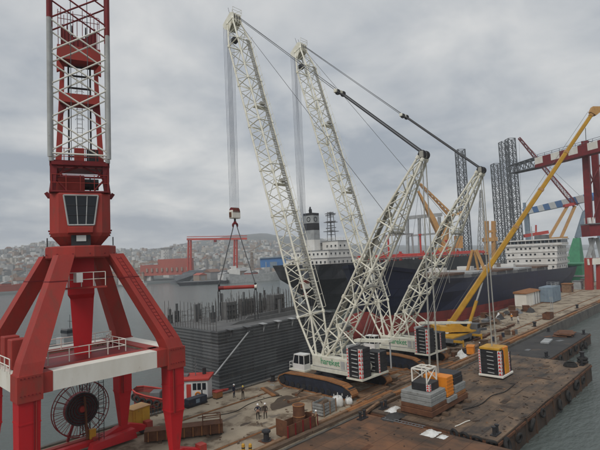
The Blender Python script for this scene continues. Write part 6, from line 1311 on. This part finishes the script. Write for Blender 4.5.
o, q = far('red_hall', 'long brick red shipyard hall on the far shore', 'hall', 168, 272, 520)
b = MB(); b.beam(q(143, 270.5), q(192, 268.5), 18, 12); b.build('wall', 'shed_red', o); b = MB(); b.beam(q(160, 263), q(192, 261.5), 16, 8); b.build('upper_wall', 'shed_red', o); b = MB(); b.beam(q(143, 263.2), q(160, 262.6), 19, 1.2); b.build('roof', 'house_tan', o)
for k in range(9): b = MB(); x = 146+k*5.0; b.beam(q(x, 270.5-.04*(x-143), 510), q(x+1.6, 270.4-.04*(x-143), 510), .6, 4.0); b.build('window', 'house_tan', o)
o, q = far('white_block', 'pale tower block rising behind the red hall on the far shore', 'building', 166, 262, 640); b = MB(); b.beam(q(162.5, 256), q(170.5, 255.6), 14, 20); b.build('wall', 'house_white', o)
for j in range(4):
    for k in range(3): b = MB(); b.beam(q(163.6+k*2.4, 250.5+j*3.0, 631), q(165+k*2.4, 250.4+j*3.0, 631), .5, 1.6); b.build('window', 'house_grey', o)
b = MB(); b.beam(q(162, 248.4), q(171.5, 248.0), 15, 1.5); b.build('roof', 'house_grey', o)
o, q = far('blue_shed', 'blue shed on the far shore left of the dark ship stern', 'shed', 275, 266, 470); b = MB(); b.beam(q(261, 263), q(292, 261), 16, 9); b.build('wall', 'blue_paint', o); b = MB(); b.beam(q(260.5, 258.2), q(292.5, 256.2), 18, 1.0); b.build('roof', 'bluegrey_box', o); b = MB(); b.beam(q(270, 265, 458), q(277, 264.7, 458), .6, 6); b.build('door', 'bluegrey_box', o)
o, q = far('moored_coaster', 'pale grey ship with low white house moored at the far shore', 'ship', 252, 278, 425); T = []
L_ = 46; p0 = q(226, 282); 
for x, hb in ((-26, (1, 1.5)), (-22, (3.5, 4.5)), (-10, (4.5, 5)), (16, (4.5, 5)), (24, (2, 3.5)), (27, (.1, .4))): T.append((x, hb, [WZ-1, 6.0 if abs(x) > 20 else 4.2]))
ship_hull(o, T, 2, ['pale_grey'], 'ship_deck', ['hull']); b = MB(); b.mm(-22, -12, -3.5, 3.5, 4.2, 9.5); b.build('deckhouse', 'ship_white', o); b = MB(); b.mm(-20, -15, -3, 3, 9.5, 12.5); b.build('bridge', 'ship_white', o); b = MB(); b.mm(-22.1, -21.9, -3, 3, 6, 7); b.mm(-20.1, -19.9, -2.6, 2.6, 10.4, 11.4); b.build('window_band', 'window_dark', o); b = MB(); b.tube((14, 0, 4), (14, 0, 15), .4); b.build('mast', 'pale_grey', o); o.rotation_euler.z = R(-25)
o, q = far('low_barge', 'long low dark barge lying off the far shore', 'barge', 204, 284, 410); b = MB(); b.loft([[V((-20, -4, WZ-.5)), V((20, -4, WZ-.5)), V((20, 4, WZ-.5)), V((-20, 4, WZ-.5))], [V((-23, -4.5, .2)), V((22, -4.5, .2)), V((22, 4.5, .2)), V((-23, 4.5, .2))]]); b.build('hull', 'hull_black', o); b = MB(); b.mm(-18, 16, -3.6, 3.6, .2, .8); b.build('hatch', 'mid_grey', o); b = MB(); b.mm(17, 20, -2.5, 2.5, .2, 3.0); b.build('deckhouse', 'pale_grey', o); o.rotation_euler.z = R(-40)
o, q = far('scrap_mound', 'dark grey mound of spoil on the far shore below the goliath gantry', 'mound', 205, 272, 475); b = MB(); b.blob((-5, 0, 0), (30, 12, 9), 4, .18, 16, 8); b.blob((28, 2, 0), (26, 10, 7), 5, .18, 16, 8); b.build('heap', 'leg_grey', o)
o, q = far('white_launch', 'small white launch afloat near the far shore below the red hall', 'boat', 140, 279, 430); T = []
for x, hb in ((-7, (.1, .3)), (-4, (1.2, 1.8)), (3, (1.8, 2.2)), (6, (1.5, 2.0))): T.append((x, hb, [WZ-.5, .2]))
ship_hull(o, T, 2, ['ship_white'], 'pale_grey', ['hull']); b = MB(); b.mm(-2, 3, -1.4, 1.4, -.9, 3.2); b.build('cabin', 'ship_white', o); b = MB(); b.mm(-2.1, 2, -1.45, 1.45, 1.5, 2.4); b.build('window_band', 'window_dark', o); b = MB(); b.tube((0, 0, 3), (0, 0, 8), .15); b.build('mast', 'pale_grey', o)
o, q = far('red_freighter', 'red hulled freighter with white superstructure at the far left shore', 'ship', 2, 283, 410); T = []
for x, hb in ((-34, (1, 2)), (-28, (4, 5)), (10, (5, 5.5)), (22, (3, 4.5)), (28, (.2, .8))): T.append((x, hb, [WZ-1, 5.5 if x > 15 else 4.5]))
ship_hull(o, T, 2, ['shed_red'], 'ship_deck', ['hull']); b = MB(); b.mm(-30, -18, -4, 4, 4, 13); b.build('superstructure', 'ship_white', o); b = MB(); b.mm(-28, -21, -4.4, 4.4, 13, 16); b.build('bridge', 'ship_white', o); b = MB(); b.mm(-28.1, -20.9, -4.5, 4.5, 14, 15); b.build('window_band', 'window_dark', o)
for x in (-6, 8): b = MB(); b.tube((x, 0, 4), (x, 0, 18), .5, .3); b.beam((x, 0, 14), (x+10, 0, 17), .5, .5); b.build('derrick', 'house_cream', o)
for k, (x, w_, mt, lab) in enumerate(((20, 9, 'house_white', 'white waterfront shed right of the red freighter on the far shore'), (34, 8, 'house_grey', 'grey waterfront shed left of the portal crane legs'), (117, 12, 'house_cream', 'cream waterfront warehouse just right of the portal crane strut'), (131, 8, 'house_white', 'white waterfront warehouse left of the red hall'), (212, 12, 'house_grey', 'grey waterfront workshop beneath the goliath girder'), (240, 10, 'house_tan', 'tan waterfront workshop right of the goliath gantry'))):
    o, q = far('waterfront_shed', lab, 'shed', x, 272, 465, 'sheds along the far shore'); hw = w_/460*465; b = MB(); b.mm(-hw/2, hw/2, -6, 6, -2, 7); b.build('wall', mt, o); b = MB(); b.loft([[V((-hw/2-.5, -6.5, 7)), V((hw/2+.5, -6.5, 7)), V((hw/2+.5, 6.5, 7)), V((-hw/2-.5, 6.5, 7))], [V((-hw/2-.5, -.2, 10)), V((hw/2+.5, -.2, 10)), V((hw/2+.5, .2, 10)), V((-hw/2-.5, .2, 10))]]); b.build('roof', 'house_grey' if k % 2 else 'roof_tile', o); b = MB(); b.mm(-hw/4, hw/4, -6.1, -5.9, 0, 5); b.build('door', 'house_grey', o)
for k, (x, y, dep, h, lab) in enumerate(((252, 262, 520, 26, 'thin pale yard crane right of the goliath gantry'), (207, 262, 560, 20, 'thin grey mast crane between the goliath legs'), (118, 258, 600, 24, 'thin grey tower crane on the shore behind the portal crane ring'))):
    o, q = far('yard_crane', lab, 'crane', x, y, dep, 'thin yard cranes on the far shore'); b = MB(); truss_mesh(b, (0, 0, 0), (0, 0, h), 3.2, 1.6, 7, .35, .22); b.build('tower', 'house_tan' if k == 0 else 'house_grey', o); b = MB(); b.beam((-3, 2, h), (9, -8, h+9), 1.0, 1.0); b.build('jib', 'house_tan' if k == 0 else 'house_grey', o)

for k, (x, w_, mt, rf, lab) in enumerate(((6, 10, 'shed_red', 'house_grey', 'low red shed behind the red freighter on the far shore'), (41, 7, 'shed_red', 'roof_tile', 'small red shed at the left foot of the portal crane strut on the far shore'), (108, 6, 'house_white', 'roof_tile', 'small white shed seen just right of the portal crane ring'), (124, 7, 'house_white', 'house_grey', 'white boat shed between cream warehouse and white warehouse on the far shore'), (200, 9, 'house_tan', 'shed_red', 'tan shed with red roof left of the goliath middle'), (224, 8, 'house_white', 'house_grey', 'white shed left of the right goliath leg'), (251, 9, 'shed_red', 'house_grey', 'low red shed left of the blue shed'))):
    o, q = far('boat_shed', lab, 'shed', x, 273, 450, 'low sheds along the far shore'); hw = w_; b = MB(); b.mm(-hw/2, hw/2, -5, 5, -2, 5); b.build('wall', mt, o); b = MB(); b.loft([[V((-hw/2-.4, -5.4, 5)), V((hw/2+.4, -5.4, 5)), V((hw/2+.4, 5.4, 5)), V((-hw/2-.4, 5.4, 5))], [V((-.1, -5.4, 7)), V((.1, -5.4, 7)), V((.1, 5.4, 7)), V((-.1, 5.4, 7))]]); b.build('roof', rf, o); b = MB(); b.mm(-hw/4, hw/4, -5.1, -4.9, 0, 3.6); b.build('door', 'house_grey', o)
# ================================================================== people
def person(label, loc, rz, jacket, trousers, helmet, seed, arms='down', height=1.76):
    q = random.Random(seed); o = thing('person', label, 'person', loc, rz)
    vs = []; rad = []; ed = []
    def v(p, r_, par=None):
        vs.append(p); rad.append(r_); i = len(vs)-1
        if par is not None: ed.append((par, i))
        return i
    pel = v((0, 0, .97), .145); ch = v((0, .01, 1.22), .145, pel); sh = v((0, 0, 1.40), .13, ch); nk = v((0, .01, 1.50), .058, sh); hd = v((0, .03, 1.60), .085, nk); v((0, .025, 1.70), .08, hd)
    st_ = q.uniform(-.06, .1)
    for s in (-1, 1):
        hp_ = v((s*.10, 0, .90), .10, pel); kn = v((s*.12, .03+s*st_*.5, .50), .072, hp_); an = v((s*.125, -.02+s*st_, .10), .05, kn); v((s*.14, .14+s*st_, .05), .045, an)
        so_ = v((s*.20, 0, 1.41), .068, sh)
        if arms == 'down' or (arms == 'one' and s < 0): el = v((s*.27, -.03, 1.14), .05, so_); wr = v((s*.27, .08, .92), .036, el); hdir = V((0, .25, -1)).normalized()
        elif arms == 'hips' : el = v((s*.36, -.08, 1.16), .05, so_); wr = v((s*.23, .08, 1.0), .036, el); hdir = V((-s*.7, .5, -.2)).normalized()
        else: el = v((s*.25, .10, 1.17), .05, so_); wr = v((s*.15, .32, 1.24), .036, el); hdir = V((-s*.3, 1, .3)).normalized()
        W = V(vs[wr]); pm = v(tuple(W+hdir*.07), .03, wr); sdv = hdir.cross(V((s*1.0, .2, .1))).normalized()
        for f in range(4):
            kx = (f-1.5)*.021; ln = (.075, .085, .08, .062)[f]; a = v(tuple(W+hdir*.115+sdv*kx), .0095, pm); v(tuple(W+hdir*(.115+ln*.9)+sdv*kx+V((-s*.018, .01, 0))), .0075, a)
        a = v(tuple(W+hdir*.06+sdv*.045), .011, pm); v(tuple(W+hdir*.105+sdv*.062), .009, a)
    me = bpy.data.meshes.new('body'); me.from_pydata(vs, ed, []); ob = bpy.data.objects.new('body', me); col.objects.link(ob)
    ob.modifiers.new('skin', 'SKIN'); sv = me.skin_vertices[0].data
    for i, r_ in enumerate(rad): sv[i].radius = (r_, r_*(.72 if i in (0, 1, 2) else 1))
    sv[0].use_root = True
    sub = ob.modifiers.new('sub', 'SUBSURF'); sub.levels = 1; sub.render_levels = 1
    m2_ = bpy.data.meshes.new_from_object(ob.evaluated_get(bpy.context.evaluated_depsgraph_get())); bpy.data.objects.remove(ob)
    body = bpy.data.objects.new('body', m2_); col.objects.link(body); body.parent = o; m2_.materials.clear()
    for mm_ in (jacket, trousers, 'skin', 'black_cloth'): m2_.materials.append(MATS[mm_])
    wrs = [V(vs[i]) for i in range(len(vs)) if abs(rad[i]-.036) < 1e-6]
    for p in m2_.polygons:
        c = p.center; p.use_smooth = True
        p.material_index = 3 if c.z < .12 else 2 if c.z > 1.49 else 1 if (c.z < .98 and abs(c.x) < .24 and not any((c-w_).length < .2 for w_ in wrs)) else 0
        if any((c-w_).length < .22 and (c-w_).length > .02 and rad_ok(c, w_, vs, rad) for w_ in wrs): p.material_index = 2
    b = MB(); b.loft([ngon(0, .03, z, r_, 14) for z, r_ in ((1.665, .125), (1.69, .125), (1.75, .11), (1.80, .07), (1.815, .02))]); b.loft([[V((-.10, .10, 1.665)), V((.10, .10, 1.665)), V((.07, .19, 1.655)), V((-.07, .19, 1.655))], [V((-.10, .10, 1.68)), V((.10, .10, 1.68)), V((.07, .19, 1.665)), V((-.07, .19, 1.665))]]); b.build('helmet', helmet, o, smooth=True)
    b = MB(); b.loft([[V((-.012, .105, 1.60)), V((.012, .105, 1.60)), V((.012, .12, 1.585)), V((-.012, .12, 1.585))], [V((-.006, .1, 1.64)), V((.006, .1, 1.64)), V((.006, .108, 1.64)), V((-.006, .108, 1.64))]])
    for s in (-1, 1): b.box((s*.086, .02, 1.61), (.015, .03, .05))
    b.build('nose_and_ears', 'skin', o); b = MB()
    for s in (-1, 1): b.box((s*.032, .108, 1.635), (.022, .008, .012))
    b.box((0, .108, 1.56), (.04, .008, .009)); b.build('eyes_and_mouth', 'black_cloth', o)
    o.scale = (height/1.82,)*3
    return o
def rad_ok(c, w_, vs, rad):
    return min((c-V(vs[i])).length for i in range(len(vs)) if rad[i] < .032) < (c-w_).length*.9
p = gp(258, 419.5); person('worker in navy with hands on hips, left of the two standing on the quay', (p.x, p.y, 0), R(150), 'navy_cloth', 'black_cloth', 'helmet_yellow' if 0 else 'helmet_white', 1, 'hips', 1.78)
bpy.data.objects[-1] if 0 else None
p = gp(265.5, 418.5); person('worker in brown clothes and white helmet, right of the two standing on the quay', (p.x, p.y, 0), R(120), 'brown_cloth', 'brown_cloth', 'helmet_white', 2, 'down', 1.76)
p = gp(234, 397.5); person('worker in navy overall and white helmet by the tugboat stern', (p.x, p.y, 0), R(200), 'navy_cloth', 'navy_cloth', 'helmet_white', 3, 'down', 1.76)
p = gp(243, 399); person('worker in brown with yellow helmet at the foot of the hull block', (p.x, p.y, 0), R(170), 'brown_cloth', 'brown_cloth', 'helmet_yellow', 4, 'front', 1.74)
p = gp(317, 428, 0); person('worker in tan overall and white helmet beside the rusty trough', (p.x+.3, p.y+.3, 0), R(40), 'tan_cloth', 'tan_cloth', 'helmet_white', 5, 'front', 1.74)
p = gp(518.5, 324); person('worker in white top and dark trousers on the quay below the site shed', (p.x, p.y, 0), R(60), 'bag_white', 'navy_cloth', 'helmet_white', 6, 'one', 1.76)
p = gp(514, 321); person('worker in orange vest next to the scrap heap', (p.x, p.y+.5, 0), R(100), 'hiviz', 'navy_cloth', 'helmet_white', 7, 'front', 1.74)
p = gp(480, 352); person('worker in dark clothes behind the hanging black counterweight', (p.x, p.y, 0), R(210), 'black_cloth', 'navy_cloth', 'helmet_white', 8, 'down', 1.74)

# ================================================================== haze: the grey air over the harbour
b = MB(); b.mm(-9200, 9200, -9200, 9200, -9.5, 190); hz_ = b.build('haze', 'land'); hz_.data.materials.clear()
hm_ = bpy.data.materials.new('haze'); hm_.use_nodes = True; t_ = hm_.node_tree
for n_ in list(t_.nodes): t_.nodes.remove(n_)
on = t_.nodes.new('ShaderNodeOutputMaterial'); pv = t_.nodes.new('ShaderNodeVolumePrincipled'); pv.inputs['Color'].default_value = (.92, .955, 1.0, 1); pv.inputs['Density'].default_value = HAZE
pv.inputs['Anisotropy'].default_value = 0.0
t_.links.new(pv.outputs[0], on.inputs['Volume']); hz_.data.materials.append(hm_); tag(hz_, kind='stuff')
